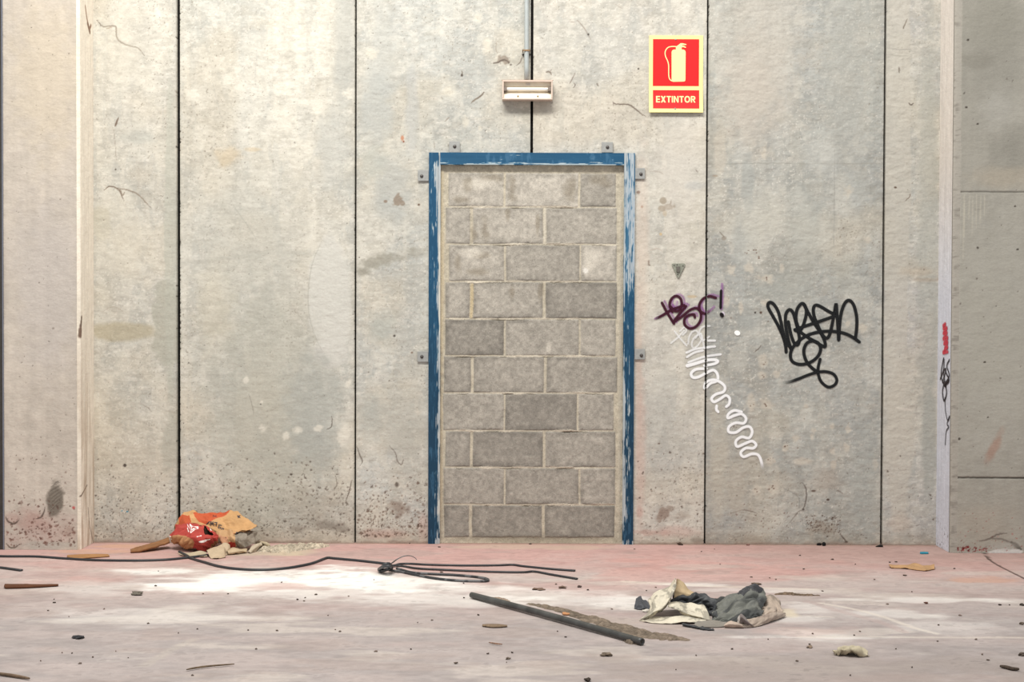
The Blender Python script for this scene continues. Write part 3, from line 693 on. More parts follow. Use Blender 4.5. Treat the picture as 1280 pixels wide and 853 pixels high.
def graffiti(name, strokes, parent, label, mapf=W, plane=None, gap=None, mode='y'):
    Vs, Qs, Cs, As, off = [], [], [], [], 0
    for i, s in enumerate(strokes):
        s = dict(s); s.setdefault('off', .0030 + .00008 * i)
        U, dep, a, c = ribbon_geo(mapf=mapf, **s)
        n, m = U.shape[:2]
        if mode == 'y': V = np.stack([U[..., 0], YW - dep, U[..., 1]], -1)
        else: V = np.stack([plane - dep, U[..., 0], U[..., 1]], -1)
        q = quads(n, m, off)
        if gap is not None:
            cx = (V[:-1, :-1, 0] + V[1:, 1:, 0]) / 2; q = q[np.abs(cx - gap[0]) > gap[1]]
        Vs.append(V.reshape(-1, 3)); Qs.append(q.reshape(-1, 4)); Cs.append(c.reshape(-1, 3)); As.append(a.ravel()); off += n * m
    o = mesh_np(name, np.vstack(Vs), np.vstack(Qs), M_SPRAY, parent, np.vstack(Cs), True, np.concatenate(As))
    o['label'] = label
    return o
def zo(pts, ox, oy, k): return [(ox + x / k, oy + y / k) for x, y in pts]
k = 5.6875; BK = (22, 24, 26); b = 4.8
tagA = [
    [(242, 512), (238, 470), (222, 410), (190, 335), (150, 262), (118, 205), (112, 175), (128, 160), (155, 175), (185, 225), (205, 300), (222, 380), (245, 440), (275, 488)],
    [(275, 488), (256, 420), (238, 320), (240, 245), (265, 212), (290, 232), (308, 290), (326, 360), (336, 420), (325, 462), (300, 450), (275, 385), (258, 300)],
    [(305, 355), (340, 362), (368, 310), (386, 230), (372, 178), (350, 170), (322, 205), (311, 262), (318, 310), (335, 350)],
    [(372, 180), (400, 235), (440, 305), (480, 365), (512, 425), (520, 472), (500, 470), (450, 440), (390, 405), (340, 370), (305, 358), (345, 340), (440, 308), (530, 278), (598, 252)],
    [(592, 250), (540, 222), (490, 192), (455, 180), (436, 200), (440, 255), (465, 320), (500, 390), (530, 415), (552, 385), (570, 310), (585, 230), (597, 172), (603, 250), (610, 340), (615, 425)],
    [(615, 425), (620, 340), (632, 240), (658, 168), (690, 146), (722, 180), (742, 260), (743, 340), (734, 410)],
    [(760, 440), (715, 408), (660, 382), (590, 368), (520, 366), (450, 376), (390, 396), (335, 432), (290, 480), (272, 530), (282, 575), (320, 598), (370, 600), (425, 580), (470, 540), (487, 490), (470, 450), (430, 435), (390, 450), (368, 495), (374, 550), (400, 600), (440, 638), (470, 656)],
    [(483, 566), (470, 620), (470, 670), (492, 725), (540, 762), (585, 748), (602, 712), (580, 672), (530, 654), (470, 656), (400, 676), (330, 704), (260, 727), (200, 735)],
]
graffiti('graffiti_tag', [dict(pts=zo(p, 940, 350, k), wpx=b * (1 if i != 7 else .92), col=BK, al=.97, soft=.3, fade=(0, .16 if i == 7 else 0), w_end=(1, 1)) for i, p in enumerate(tagA)], wall, 'black looping spray-painted tag')
k = 5.3333
strk = [
    [(200, 315), (235, 380), (278, 450)], [(140, 428), (200, 398), (262, 362), (345, 330)],
    [(268, 372), (250, 330), (262, 288), (292, 268), (322, 284), (331, 325), (315, 362), (285, 368), (258, 340)],
    [(358, 338), (318, 385), (278, 440), (335, 402), (385, 362), (430, 350), (457, 378), (455, 430), (425, 472), (385, 484), (352, 460), (350, 420), (380, 396), (412, 392), (418, 408)],
    [(556, 280), (515, 270), (472, 288), (448, 328), (455, 368), (490, 385), (528, 352)],
    [(593, 235), (590, 345)], [(597, 393), (599, 396)]]
halo = []
for p in strk[:5]: halo.append(dict(pts=zo([(x + 17, y - 11) for x, y in p], 790, 320, k), wpx=4.4, col=(150, 92, 156), al=.5, soft=.75))
halo.append(dict(pts=zo([(600, 192), (602, 290), (596, 350)], 790, 320, k), wpx=5, col=(150, 96, 160), al=.6, soft=.8))
halo.append(dict(pts=zo([(606, 385), (607, 389)], 790, 320, k), wpx=5.4, col=(210, 200, 214), al=.9, soft=.5))
halo.append(dict(pts=zo([(300, 310), (296, 335)], 790, 320, k), wpx=5, col=(170, 130, 176), al=.5, soft=.9))
core = [dict(pts=zo(p, 790, 320, k), wpx=4.2 if i < 5 else 4.0, col=(58, 14, 34) if i < 5 else (20, 12, 16), al=.96, soft=.4, fade=(.25, 0) if i == 1 else (0, .2) if i == 4 else (0, 0)) for i, p in enumerate(strk)]
core[6]['wpx'] = 6
gx = W(883, 380)[0]; g4 = (J[4], GAP[4] / 2 + .001)
graffiti('graffiti_tag', halo + core, wall, 'dark maroon tag ending in an exclamation mark', gap=g4)
WH = (240, 241, 243)
wt = [zo(p, 790, 320, 5.3333) for p in [
    [(285, 505), (320, 550), (362, 597)], [(262, 580), (305, 545), (345, 500)], [(322, 500), (350, 476), (362, 500), (340, 525)],
    [(374, 585), (380, 545), (398, 510), (425, 498), (440, 518), (425, 545)], [(455, 520), (415, 545), (398, 590), (412, 615), (445, 590), (468, 545), (458, 520), (470, 560), (478, 600)],
    [(515, 468), (475, 472), (450, 500), (455, 545), (480, 562), (512, 540)]]]
wd = [zo(p, 840, 420, 5.015) for p in [
    [(225, 30), (266, 30)], [(205, 72), (266, 67)], [(92, 105), (150, 82), (230, 72)], [(95, 132), (140, 105), (190, 92)], [(105, 165), (200, 132), (302, 116)],
    [(96, 187), (150, 172), (215, 153), (265, 150), (287, 160), (262, 176), (205, 186)],
    [(212, 205), (150, 210), (120, 235), (130, 260), (165, 258), (215, 232), (258, 215), (284, 240), (283, 280), (240, 298), (205, 330), (212, 292), (255, 276), (298, 288), (330, 318), (322, 350), (275, 366), (248, 392), (262, 414), (300, 396), (336, 374), (360, 392), (358, 425), (342, 442)],
    [(279, 442), (278, 462), (287, 474)],
    [(432, 476), (390, 468), (355, 488), (350, 515), (390, 500), (435, 490), (463, 518), (448, 548), (400, 545), (358, 568), (356, 602), (400, 605), (445, 576), (485, 570), (502, 602), (482, 640), (435, 634), (400, 660), (408, 694), (455, 676), (500, 660), (526, 682), (508, 704), (462, 704), (430, 732), (448, 758), (500, 740), (540, 748), (560, 792), (568, 845)]]]
sw = [dict(pts=p, wpx=3.4, col=WH, al=.55, soft=.7) for p in wt]
sw += [dict(pts=p, wpx=4.7 if i > 4 else 3.8, col=WH, al=.72 if i < 5 else .9, soft=.5, fade=(0, .05) if i == 8 else (0, 0)) for i, p in enumerate(wd)]
sw[len(wt) + 5]['w_end'] = (1.25, .9)
graffiti('graffiti_scribble', sw, wall, 'white spray zigzag running down across the joint', gap=g4)
graffiti('paint_dot', [dict(pts=[(921.4, 416.4), (921.7, 416.5)], wpx=7.4, col=(246, 246, 246), al=.95, soft=.35)], wall, 'white sprayed dot')
# on the return of the right pier: px 1172..1187 maps to depth
def SD(px, py):
    f = (1187 - px) / 15.5
    y = YC + .02 + f * (PR - .03); return y, onY(1172 + (px - 1172) * 1.0, py, y)[2]
graffiti('paint_scribble', [dict(pts=[(1178, 407), (1181, 405), (1178, 411), (1183, 410), (1178, 417), (1183, 416), (1178, 424), (1184, 422), (1179, 430), (1184, 428), (1180, 436), (1184, 434), (1178, 441), (1184, 440)], wpx=5.5, col=(196, 62, 76), al=.88, soft=.5, n=160)], wr, 'red scribble on the pier side', mapf=SD, plane=XR, mode='x')
graffiti('graffiti_tag', [dict(pts=p, wpx=w_, col=(40, 30, 32), al=.9, soft=.4, n=90) for w_, p in [
    (3.5, [(1175, 474), (1179, 462), (1179, 448), (1176, 470), (1182, 484), (1179, 466), (1182, 462), (1178, 478)]), (3.5, [(1186, 450), (1183, 458), (1186, 470), (1180, 482), (1186, 476), (1182, 466)]),
    (4, [(1180, 478), (1178, 490), (1180, 501), (1183, 492), (1182, 480), (1185, 476)]), (2.6, [(1181, 498), (1182, 515), (1185, 526), (1187, 520), (1184, 530), (1186, 534), (1183, 540), (1182, 556)])]], wr, 'thin black tag on the pier side', mapf=SD, plane=XR, mode='x')
# ------------------------------------------------------------------ blocked doorway
YB = YW + .018
def WB(px, py): p = onY(px, py, YB); return p[0], p[2]
bx0, bx1 = WB(548, 450)[0], WB(780, 450)[0]; bzt = WB(664, 203)[1]
B_ = Ras(bx0, bx1, 0, bzt, .0025, (202, 193, 174), 8, WB)
X, Z = B_.X, B_.Z
b2 = fbm(X * 14, Z * 14, 401, 4); b3 = fbm(X * 60, Z * 60, 411, 4)
B_.c *= (1 + .14 * (b2 - .5) + .22 * (b3 - .5))[..., None]
rows = [216, 259, 305.7, 352.3, 398.8, 445.3, 491.5, 538.8, 584.8, 631.3, 673]
cuts = [[560, 630, 723, 770], [556.5, 588, 681, 771], [561, 631, 725, 771], [556.5, 588, 681, 771.5], [556, 631, 724.5, 770.5], [555, 590, 682, 773], [554, 631, 722, 769], [557, 589, 681.3, 770.5], [555, 631.5, 725, 771], [555.5, 588, 681, 770]]
tone = [[1.04, 1.06, .95], [1.0, 1.02, .99], [1.02, .96, 1.06], [.99, .98, .88], [.86, .98, 1.0], [.93, .96, .95], [.97, .86, .99], [.93, .86, .95], [.96, .93, .98], [.87, .87, .87]]
hb_ = np.zeros(X.shape)
wob = .006 * (fbm(X * 9, Z * 9, 421, 3) - .5); wob2 = .006 * (fbm(X * 9 + 5, Z * 9, 431, 3) - .5)
for r in range(10):
    zt = WB(664, rows[r])[1]; zb = WB(664, rows[r + 1])[1]
    for c in range(3):
        xa = WB(cuts[r][c], 450)[0]; xb = WB(cuts[r][c + 1], 450)[0]
        gl = .0030 + .003 * R.rand() + (.006 if (c == 1 and r % 2 == 1) else 0)
        dx = np.minimum(X + wob - xa - gl * (1 if c else 0), xb - gl - X - wob); dz = np.minimum(Z + wob2 - zb - .0032, zt - .0032 - Z - wob2)
        d = np.minimum(dx, dz) + .004 * (b3 - .5)
        a = sstep(-.0025, .0035, d)
        base = np.array((178, 172, 162.)) * (tone[r][c] * (1.02 - .012 * r * 0 + .0))
        e = fbm(X * 5 + r, Z * 5 + c * 3, 441 + r, 4)
        colr = base[None, None, :] * (1 + .14 * (e - .5) + .28 * (b3 - .5) + .10 * (b2 - .5))[..., None]
        edge = (1 - sstep(0, .035, d)) * .13
        colr = colr * (1 - edge * sstep(.4, .6, e))[..., None]
        B_.c += (colr - B_.c) * a[..., None]
        hb_ = np.maximum(hb_, a * sstep(-.002, .008, d))
B_.h += .0030 * hb_ + .0022 * (b3 - .5) + .004 * (b2 - .5) * (1 - hb_)
# damp and mortar marks on the upper courses
for q in [(615, 222, 16, 6), (585, 232, 8, 10), (578, 250, 14, 5), (640, 236, 6, 18), (712, 236, 8, 20), (750, 226, 16, 8), (606, 285, 6, 16), (592, 292, 5, 12), (634, 270, 4, 10), (672, 282, 3, 14), (594, 340, 16, 5), (600, 320, 12, 6), (572, 330, 5, 14), (640, 365, 4, 10), (676, 365, 4, 12)]:
    B_.blob(*q, (140, 130, 114), .5, .7, .7, 30)
for q in [(600, 230, 18, 7), (590, 316, 14, 8), (740, 325, 16, 14), (734, 335, 6, 6), (686, 436, 4, 8)]: B_.blob(*q, (224, 217, 204), .75, .7, .5, 30)
B_.blob(732, 339, 4, 4, (244, 240, 232), .9, .6, .4)
# mortar smears left, right, top and foot
B_.blob(552.5, 330, 3, 160, (214, 200, 172), .9, .5, .4, 40, relief=.004); B_.blob(551.5, 560, 2.5, 120, (210, 196, 170), .8, .5, .4, 40, relief=.003)
B_.blob(775.5, 450, 2.6, 250, (196, 188, 172), .85, .5, .5, 40, relief=.003)
B_.blob(664, 675, 120, 4, (176, 168, 150), .8, .5, .6, 30); B_.blob(664, 672, 120, 3, (136, 128, 116), .4, .6, .6)
B_.line([(590, 357), (590, 375), (589, 396)], 4, (206, 188, 152), .8, False, .8, .002)
B_.line([(681, 262), (681, 285), (681, 303)], 3, (216, 208, 192), .8, False, .8, .002)
for r in range(1, 10):
    for k in range(5):
        x0 = R.uniform(558, 750); B_.line([(x0, rows[r] + R.uniform(-1, 1)), (x0 + 12, rows[r] + R.uniform(-1, 1)), (x0 + R.uniform(18, 40), rows[r] + R.uniform(-1, 1))], 2.4, (216, 206, 188), .7, True, 1.0, .002)
        x0 = R.uniform(558, 740); B_.line([(x0, rows[r] + 1.6), (x0 + R.uniform(8, 30), rows[r] + 1.6)], 1.0, (96, 88, 76), .6, True, 1.0, -.003)
infill = empty('wall_infill', (0, YB, 0), 'grey concrete block infill closing the doorway', 'block wall', kind='structure')
o = B_.obj('blockwork', YB, infill, M_BLOCK, K=.80, ztop=0, back=.1)
box('blockwork_core', bx0 + .005, bx1 - .005, YB + .02, YB + .16, 0, bzt, flat_mat('core', (150, 144, 134), .9), infill, 0)

# steel frame
frame = empty('door_frame', (W(664, 680)[0], YW, 0), 'chipped blue steel door frame around the grey block infill', 'door frame')
YF = YW - .014
def WF(px, py): p = onY(px, py, YF); return p[0], p[2]
BLUE = np.array((16, 74, 108.)); BLUE_SHADE = np.array((8, 50, 74.)); WORN = np.array((178, 181, 182.)); PALE = np.array((78, 112, 142.))
def paint_grid(x0, x1, z0, z1, fn, res=.0022):
    xs_ = np.linspace(x0, x1, max(4, int((x1 - x0) / res))); zs_ = np.linspace(z0, z1, max(4, int((z1 - z0) / res)))
    X, Z = np.meshgrid(xs_, zs_); C = fn(X, Z, (X - x0) / (x1 - x0), (Z - z0) / (z1 - z0))
    return X, Z, C
def member(name, x0, x1, z0, z1, fn, depth=.13, lip=None):
    X, Z, C = paint_grid(x0, x1, z0, z1, fn)
    Y = np.full(X.shape, YF)
    if lip is not None: Y = Y + lip(X)
    e = .002
    def ring(A_, lo, hi):
        A_ = np.hstack([A_[:, :1] + 0, A_, A_[:, -1:] + 0]); return np.vstack([A_[:1], A_, A_[-1:]])
    X2 = ring(X, 0, 0); Z2 = ring(Z, 0, 0); Y2 = ring(Y, 0, 0)
    Y2[0, :] = Y2[-1, :] = YF + depth; Y2[:, 0] = Y2[:, -1] = YF + depth
    C2 = np.stack([ring(C[..., k], 0, 0) for k in range(3)], -1)
    o = grid_obj(name, X2, Y2, Z2, lin(np.clip(C2, 0, 255)), M_PAINT, frame, smooth=False)
    return o
def wear(X, Z, bias, sx=260, sz=7, seed=501):
    n = .6 * fbm(X * sx, Z * sz, seed, 4) + .4 * fbm(X * 90, Z * 22, seed + 9, 4)
    return sstep(.0, .10, n - bias)
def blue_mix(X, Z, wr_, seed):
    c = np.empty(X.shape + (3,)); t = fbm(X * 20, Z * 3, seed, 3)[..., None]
    c[:] = BLUE_SHADE + (BLUE - BLUE_SHADE) * np.clip(sstep(.2, 2.0, Z)[..., None] * .9 + .4 * (t - .5), 0, 1)  # same blue, lit above and dimmer below: light put into the colour
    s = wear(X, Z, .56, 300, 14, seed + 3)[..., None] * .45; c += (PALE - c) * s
    g = fbm(X * 200, Z * 12, seed + 5, 3)[..., None]
    c += ((WORN * (.88 + .22 * g)) - c) * wr_[..., None]
    return c
def pxz(Z, x=664): return 680 - (Z) / M        # height in photo rows
def fl_(X, Z, u, v):
    r = pxz(Z)
    up = sstep(330, 215, r) ; mid = (sstep(300, 370, r) * (1 - sstep(430, 470, r)))
    bias = .66 - up * .17 * sstep(.15, .7, u) - .24 * sstep(.62, .95, u) - mid * .06 - .10 * up
    bias = bias + .22 * (1 - sstep(.0, .5, u)) * sstep(300, 420, r) - .35 * sstep(671, 677, r) * sstep(.2, .9, u) + .2 * sstep(212, 200, r)
    w = wear(X, Z, bias, 240, 6, 511)
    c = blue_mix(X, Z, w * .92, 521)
    lipm = (sstep(.84, .88, u))[..., None]; c += (np.array((214, 206, 190.)) * (.9 + .2 * fbm(X * 50, Z * 20, 531, 3)[..., None]) - c) * lipm * .7 * sstep(.35, .55, fbm(X * 60, Z * 5, 533, 4))[..., None] * sstep(670, 640, r)[..., None]
    return c
def fr_(X, Z, u, v):
    r = pxz(Z)
    up = 1 - sstep(352, 372, r + 26 * (fbm(X * 60, Z * 10, 541, 3) - .5))
    low = sstep(470, 500, r) * (1 - sstep(640, 665, r))
    bias = .66 - .27 * up + .06 * up * (1 - sstep(.25, .5, u)) - low * .17 * (1 - sstep(.45, .75, u)) - .14 * (1 - sstep(.08, .25, u)) - .12 * sstep(430, 470, r) * (1 - sstep(480, 510, r)) * (1 - sstep(.3, .8, u))
    bias = bias - .35 * sstep(671, 677, r) * .6
    w = wear(X, Z, bias, 240, 6, 551)
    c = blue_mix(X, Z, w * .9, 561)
    g = up[..., None] * .5; c += (np.array((150, 170, 192.)) - c) * g * sstep(.35, .6, fbm(X * 150, Z * 5, 571, 3))[..., None] * .6
    return c
def fh_(X, Z, u, v):
    d = .5 + .5 * np.cos((u - .5) * 6.0)
    bias = .72 - .26 * (1 - sstep(.05, .30, v)) - .05 * sstep(.2, .5, u)
    w = .75 * sstep(0, .08, (.6 * fbm(X * 9, Z * 240, 581, 4) + .4 * fbm(X * 30, Z * 120, 583, 4)) - bias)
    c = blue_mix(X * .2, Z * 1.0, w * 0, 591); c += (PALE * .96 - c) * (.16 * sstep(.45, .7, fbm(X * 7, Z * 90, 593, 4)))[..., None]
    c += (np.array((206, 208, 206.)) - c) * w[..., None]
    return c
zt = WF(664, 191)[1]; zi = WF(664, 206)[1]
xl0, xl1 = WF(535.6, 450)[0], WF(550, 450)[0]; xr0, xr1 = WF(779.2, 450)[0], WF(792.6, 450)[0]
lipf = lambda s: (lambda X: .004 * sstep(0, .002, s * (X - (xl1 - .011))))
member('jamb', xl0, xl1, 0, zt - .0004, fl_, lip=lipf(1))
member('jamb', xr0, xr1, 0, zt, fr_)
member('head', xl1 - .002, xr0 - .0008, zi, zt, fh_, .075)
# mounting lugs with bolts
for (x0, y0, x1, y1, bxp, byp) in [(561.5, 177, 575, 191, 568.5, 183.5), (751.8, 178, 766, 191, 759.2, 184.5), (522.5, 213, 536, 226.5, 527.3, 220.5), (793, 210.5, 806, 224, 801, 218), (521.8, 439.5, 535.5, 452.5, 527.5, 446), (793, 436.5, 806, 449.5, 801.5, 444.5)]:
    a = W(x0, y1); b_ = W(x1, y0)
    lug = box('mounting_lug', a[0], b_[0], YW - .011, YW - .0066, a[1], b_[1], M_GALV, frame, .0012)
    lug['label'] = 'grey steel fixing lug'
    c = W(bxp, byp); disc_y('bolt', c[0], c[1], .0095, YW - .0112, YW - .016, M_BOLT, lug, 12, .003)
    box('lug_spacer', a[0] + .012, b_[0] - .012, YW - .0066, YW + .004, a[1] + .012, b_[1] - .012, M_BOLT, lug, 0)
# ------------------------------------------------------------------ emergency light
def WD(dy):
    return lambda px, py: (onY(px, py, YW - dy)[0], onY(px, py, YW - dy)[2])
FD = .064
m = WD(FD)
x0, z1 = m(627.8, 100.2); x1, z0 = m(690.8, 124.6)
light = empty('emergency_light', ((x0 + x1) / 2, YW, z0), 'small cream wall light with bare tube above the blue door frame', 'wall light')
bm = bmesh.new(); t = .0085
add_box(bm, x0, x1, YW - FD, YW, z1 - t, z1); add_box(bm, x0, x1, YW - FD, YW, z0, z0 + t * .9)
add_box(bm, x0, x0 + t, YW - FD, YW, z0 + t * .9, z1 - t); add_box(bm, x1 - t, x1, YW - FD, YW, z0 + t * .9, z1 - t)
bm_obj('housing', bm, M_HOUSE, light, bevel=.002)
box('rim', x0 - .003, x1 + .003, YW - FD + .004, YW - FD + .012, z1 - .0015, z1 + .0025, flat_mat('grime_edge', (150, 122, 108), .8), light, .001)
ix0, ix1, iz0, iz1 = x0 + t, x1 - t, z0 + t * .9, z1 - t
zc = iz0 + (iz1 - iz0) * .58
# stepped reflector tray
pts = [(YW - .046, iz1), (YW - .040, zc + .016), (YW - .030, zc + .008), (YW - .030, zc - .012), (YW - .050, iz0 + .020), (YW - .054, iz0)]
V = [];
for xx in (ix0, ix1):
    for y, z in pts: V.append((xx, y, z))
n = len(pts); q = [(i, i + 1, n + i + 1, n + i) for i in range(n - 1)]
mesh_np('reflector', np.array(V), np.array(q), M_TRAY, light, None, False)
xs_ = np.linspace(ix0 + .014, ix1 - .014, 12)
tube('lamp_tube', [(x, YW - .048, zc) for x in xs_], .0085, .0085, M_GLASS, light, 14)
for s, xx in ((0, ix0), (1, ix1)):
    h = box('lamp_holder', xx - (.0 if s == 0 else .016), xx + (.016 if s == 0 else .0), YW - .060, YW - .03, zc - .011, zc + .010, M_HOLDER, light, .002)
for fx in (.30, .72):
    disc_y('screw', ix0 + (ix1 - ix0) * fx, iz0 + .012, .0045, YW - .052, YW - .057, M_RUST, light, 10, .001)
cx = ix0 + (ix1 - ix0) * .52
box('label_sticker', cx - .014, cx + .010, YW - .0462, YW - .0450, iz1 - .016, iz1 - .004, flat_mat('sticker', (206, 196, 186), .6), light, 0)
# ------------------------------------------------------------------ conduit
mc = WD(.018)
cxp, czp = mc(658.2, 98.5)
con = empty('conduit_pipe', (cxp, YW - .018, czp), 'thin grey conduit running up the wall to the cream light', 'conduit')
zt_ = np.linspace(czp - .004, 4.3, 30)
tube('pipe', [(mc(658.2, 98.5)[0] + (z - czp) * -.002, YW - .019, z) for z in zt_], .0125, .0125, flat_mat('conduit_grey', (172, 178, 178), .38, .25, .06, 40, .05), con, 16)
c = mc(658.2, 63.5)
bm = bmesh.new(); add_box(bm, c[0] - .0225, c[0] + .0205, YW - .0345, YW - .0315, c[1] - .004, c[1] + .004)
add_box(bm, c[0] - .0225, c[0] - .0185, YW - .0345, YW, c[1] - .004, c[1] + .004); add_box(bm, c[0] + .0165, c[0] + .0205, YW - .0345, YW, c[1] - .004, c[1] + .004)
cl_ = bm_obj('clamp', bm, M_RUST, con, bevel=.0008); cl_['label'] = 'rusty pipe clamp'
for dx in (-.019, .017): disc_y('clamp_bolt', c[0] + dx, c[1] - .017, .006, YW, YW - .012, M_BOLT, cl_, 10, .002)

# ------------------------------------------------------------------ extinguisher sign
def WS(px, py): return WD(.006)(px, py)
def bow(z): return 0
a = WS(811.2, 140.8); b = WS(879, 44.3)
sg = empty('extinguisher_sign', ((a[0] + b[0]) / 2, YW, a[1]), 'red and cream EXTINTOR fire extinguisher sign fixed to the wall', 'sign')
ax, az, bx_, bz = a[0], a[1], b[0], b[1]
zs_ = np.linspace(0, 1, 25)
def sy(z):  # the foot of the board curls off the wall
    v = (z - az) / (bz - az); return YW - .004 - .016 * np.clip(1 - v / .35, 0, 1) ** 1.6
def curved(name, x0, x1, z0, z1, lift, mat, par, th=.0):
    zz_ = np.linspace(z0, z1, 30); xx_ = np.array([x0, x1]); X, Z = np.meshgrid(xx_, zz_); Y = sy(Z) - lift
    o = grid_obj(name, X, Y, Z, None, mat, par, smooth=False)
    if th:
        s = o.modifiers.new('t', 'SOLIDIFY'); s.thickness = th; s.offset = -1
    return o
bd = curved('board', ax, bx_, az, bz, 0, M_YEL, sg, .003)
p = WS(816, 107.5); q = WS(874, 49); up_ = curved('red_panel', p[0], q[0], p[1], q[1], .0006, M_RED, sg)
p = WS(816, 136); q = WS(874, 112.8); lo_ = curved('red_panel', p[0], q[0], p[1], q[1], .0006, M_RED, sg)
ks = 6.56
def SZ(x, y): return WS(790 + x / ks, 30 + y / ks)
body = []
for (cx, cy, r, a0) in [(348, 232, 23, 180), (417, 232, 23, 270), (424, 458, 14, 0), (341, 458, 16, 90)]:
    for i in range(7):
        an = math.radians(a0 + 90 * i / 6); body.append(SZ(cx + r * math.cos(an), cy + r * math.sin(an)))
prism('pictogram_body', body, sy(body[0][1]) - .0008, sy(body[0][1]) - .0014, M_INK, up_)
prism('pictogram_valve', [SZ(*v) for v in [(360, 212), (360, 192), (362, 184), (380, 172), (398, 158), (412, 157), (446, 165), (446, 172), (414, 172), (409, 178), (424, 178), (443, 188), (441, 196), (424, 190), (408, 190), (406, 212)]], sy(body[0][1]) - .0008, sy(body[0][1]) - .00145, M_INK, up_)
hs = cr([(366, 186), (335, 184), (300, 190), (278, 212), (271, 240), (277, 270), (291, 300), (300, 335), (301, 375), (301, 415), (306, 445), (317, 461), (332, 468)], 60)
hp = np.array([SZ(*v) for v in hs]); d = np.gradient(hp, axis=0); d /= np.linalg.norm(d, axis=1)[:, None]; nn = np.stack([-d[:, 1], d[:, 0]], -1)
U = hp[:, None, :] + nn[:, None, :] * np.array([-.0026, .0026])[None, :, None]
grid_obj('pictogram_hose', U[..., 0], np.full(U.shape[:2], sy(body[0][1]) - .0013), U[..., 1], None, M_INK, up_)
def letters(word):
    """bold sans capitals as polygons in a unit-high box, returned with their advance"""
    t = .20; out = []; x = 0
    def ring(cx, cy, rx, ry, a0, a1, n=22, e=2.3):
        ps = []
        for i in range(n):
            A = [math.radians(a0 + (a1 - a0) * (i + d) / n) for d in (0, 1)]
            f = lambda a, rx_, ry_: (cx + rx_ * abs(math.cos(a)) ** (2 / e) * (1 if math.cos(a) >= 0 else -1), cy + ry_ * abs(math.sin(a)) ** (2 / e) * (1 if math.sin(a) >= 0 else -1))
            ps.append([f(A[0], rx, ry), f(A[1], rx, ry), f(A[1], rx - t, ry - t), f(A[0], rx - t, ry - t)])
        return ps
    def rc(a, b, c, d): return [(a, b), (c, b), (c, d), (a, d)]
    for ch in word:
        if ch == 'E': w = .62; P_ = [rc(0, 0, t, 1), rc(t, 0, w, t * .9), rc(t, .41, w * .95, .59), rc(t, 1 - t * .9, w, 1)]
        elif ch == 'X': w = .78; P_ = [[(0, 0), (.25, 0), (w, 1), (w - .25, 1)], [(w - .25, 0), (w, 0), (.25, 1), (0, 1)]]
        elif ch == 'T': w = .68; P_ = [rc(0, 1 - t * .9, w, 1), rc(w / 2 - t / 2, 0, w / 2 + t / 2, 1 - t * .9)]
        elif ch == 'I': w = t; P_ = [rc(0, 0, t, 1)]
        elif ch == 'N': w = .74; P_ = [rc(0, 0, t, 1), rc(w - t, 0, w, 1), [(t, 1), (t, .68), (w - t, 0), (w - t, .32)]]
        elif ch == 'O': w = .86; P_ = ring(.43, .5, .43, .52, 0, 360)
        elif ch == 'R': w = .72; P_ = [rc(0, 0, t, 1), rc(t, 1 - t * .9, .42, 1), rc(t, .40, .42, .40 + t * .9), [(.30, .40), (.48, .40), (w, 0), (w - .24, 0)]] + ring(.40, .70, .30, .30, -90, 90)
        out += [[(x + a, b) for a, b in p] for p in P_]; x += w + .115
    return out, x - .115
polys, wd_ = letters('EXTINTOR')
p0 = SZ(196, 645); p1 = SZ(520, 592); bm = bmesh.new()
for i, pl in enumerate(polys):
    vs = []
    for a, b in pl:
        X = p0[0] + a / wd_ * (p1[0] - p0[0]); Z = p0[1] + b * (p1[1] - p0[1]); vs.append((X, sy(Z) - .0011 - .00002 * (i % 7), Z))
    try: bm.faces.new([bm.verts.new(v) for v in vs])
    except ValueError: pass
bm_obj('lettering', bm, M_INK, lo_)
for x, y in ((358, 127), (352, 697)):
    c = SZ(x, y); disc_y('screw', c[0], c[1], .0048, sy(c[1]), sy(c[1]) - .004, M_GALV, bd, 10, .001)

# ------------------------------------------------------------------ triangular plate
kt = 21.333
tp = WD(.004)
def TZ(x, y): return tp(820 + x / kt, 320 + y / kt)
def round_poly(P_, r, n=5):
    out = []
    P_ = [np.array(v, float) for v in P_]
    for i in range(len(P_)):
        a, b, c = P_[i - 1], P_[i], P_[(i + 1) % len(P_)]
        u = (a - b) / np.linalg.norm(a - b); v = (c - b) / np.linalg.norm(c - b)
        for t in np.linspace(0, 1, n):
            p = b + u * r * (1 - t) ** 2 + v * r * t ** 2; out.append(tuple(p))
    return out
tri = empty('wall_plate', (TZ(585, 580)[0], YW, TZ(585, 580)[1]), 'small triangular grey metal plate above the maroon tag', 'metal plate')
prism('plate', [TZ(*v) for v in round_poly([(400, 200), (800, 205), (590, 630)], 70)], YW - .007, YW, M_TRI, tri, .0015)
prism('latch', [TZ(*v) for v in [(540, 285), (630, 285), (630, 430), (540, 430)]], YW - .014, YW - .0072, M_TRID, tri, .001)
for x, y in ((480, 255), (718, 268), (578, 498), (562, 238)):
    c = TZ(x, y); disc_y('rivet', c[0], c[1], .0035, YW - .007, YW - .0085, M_BOLT, tri, 10, .0005)

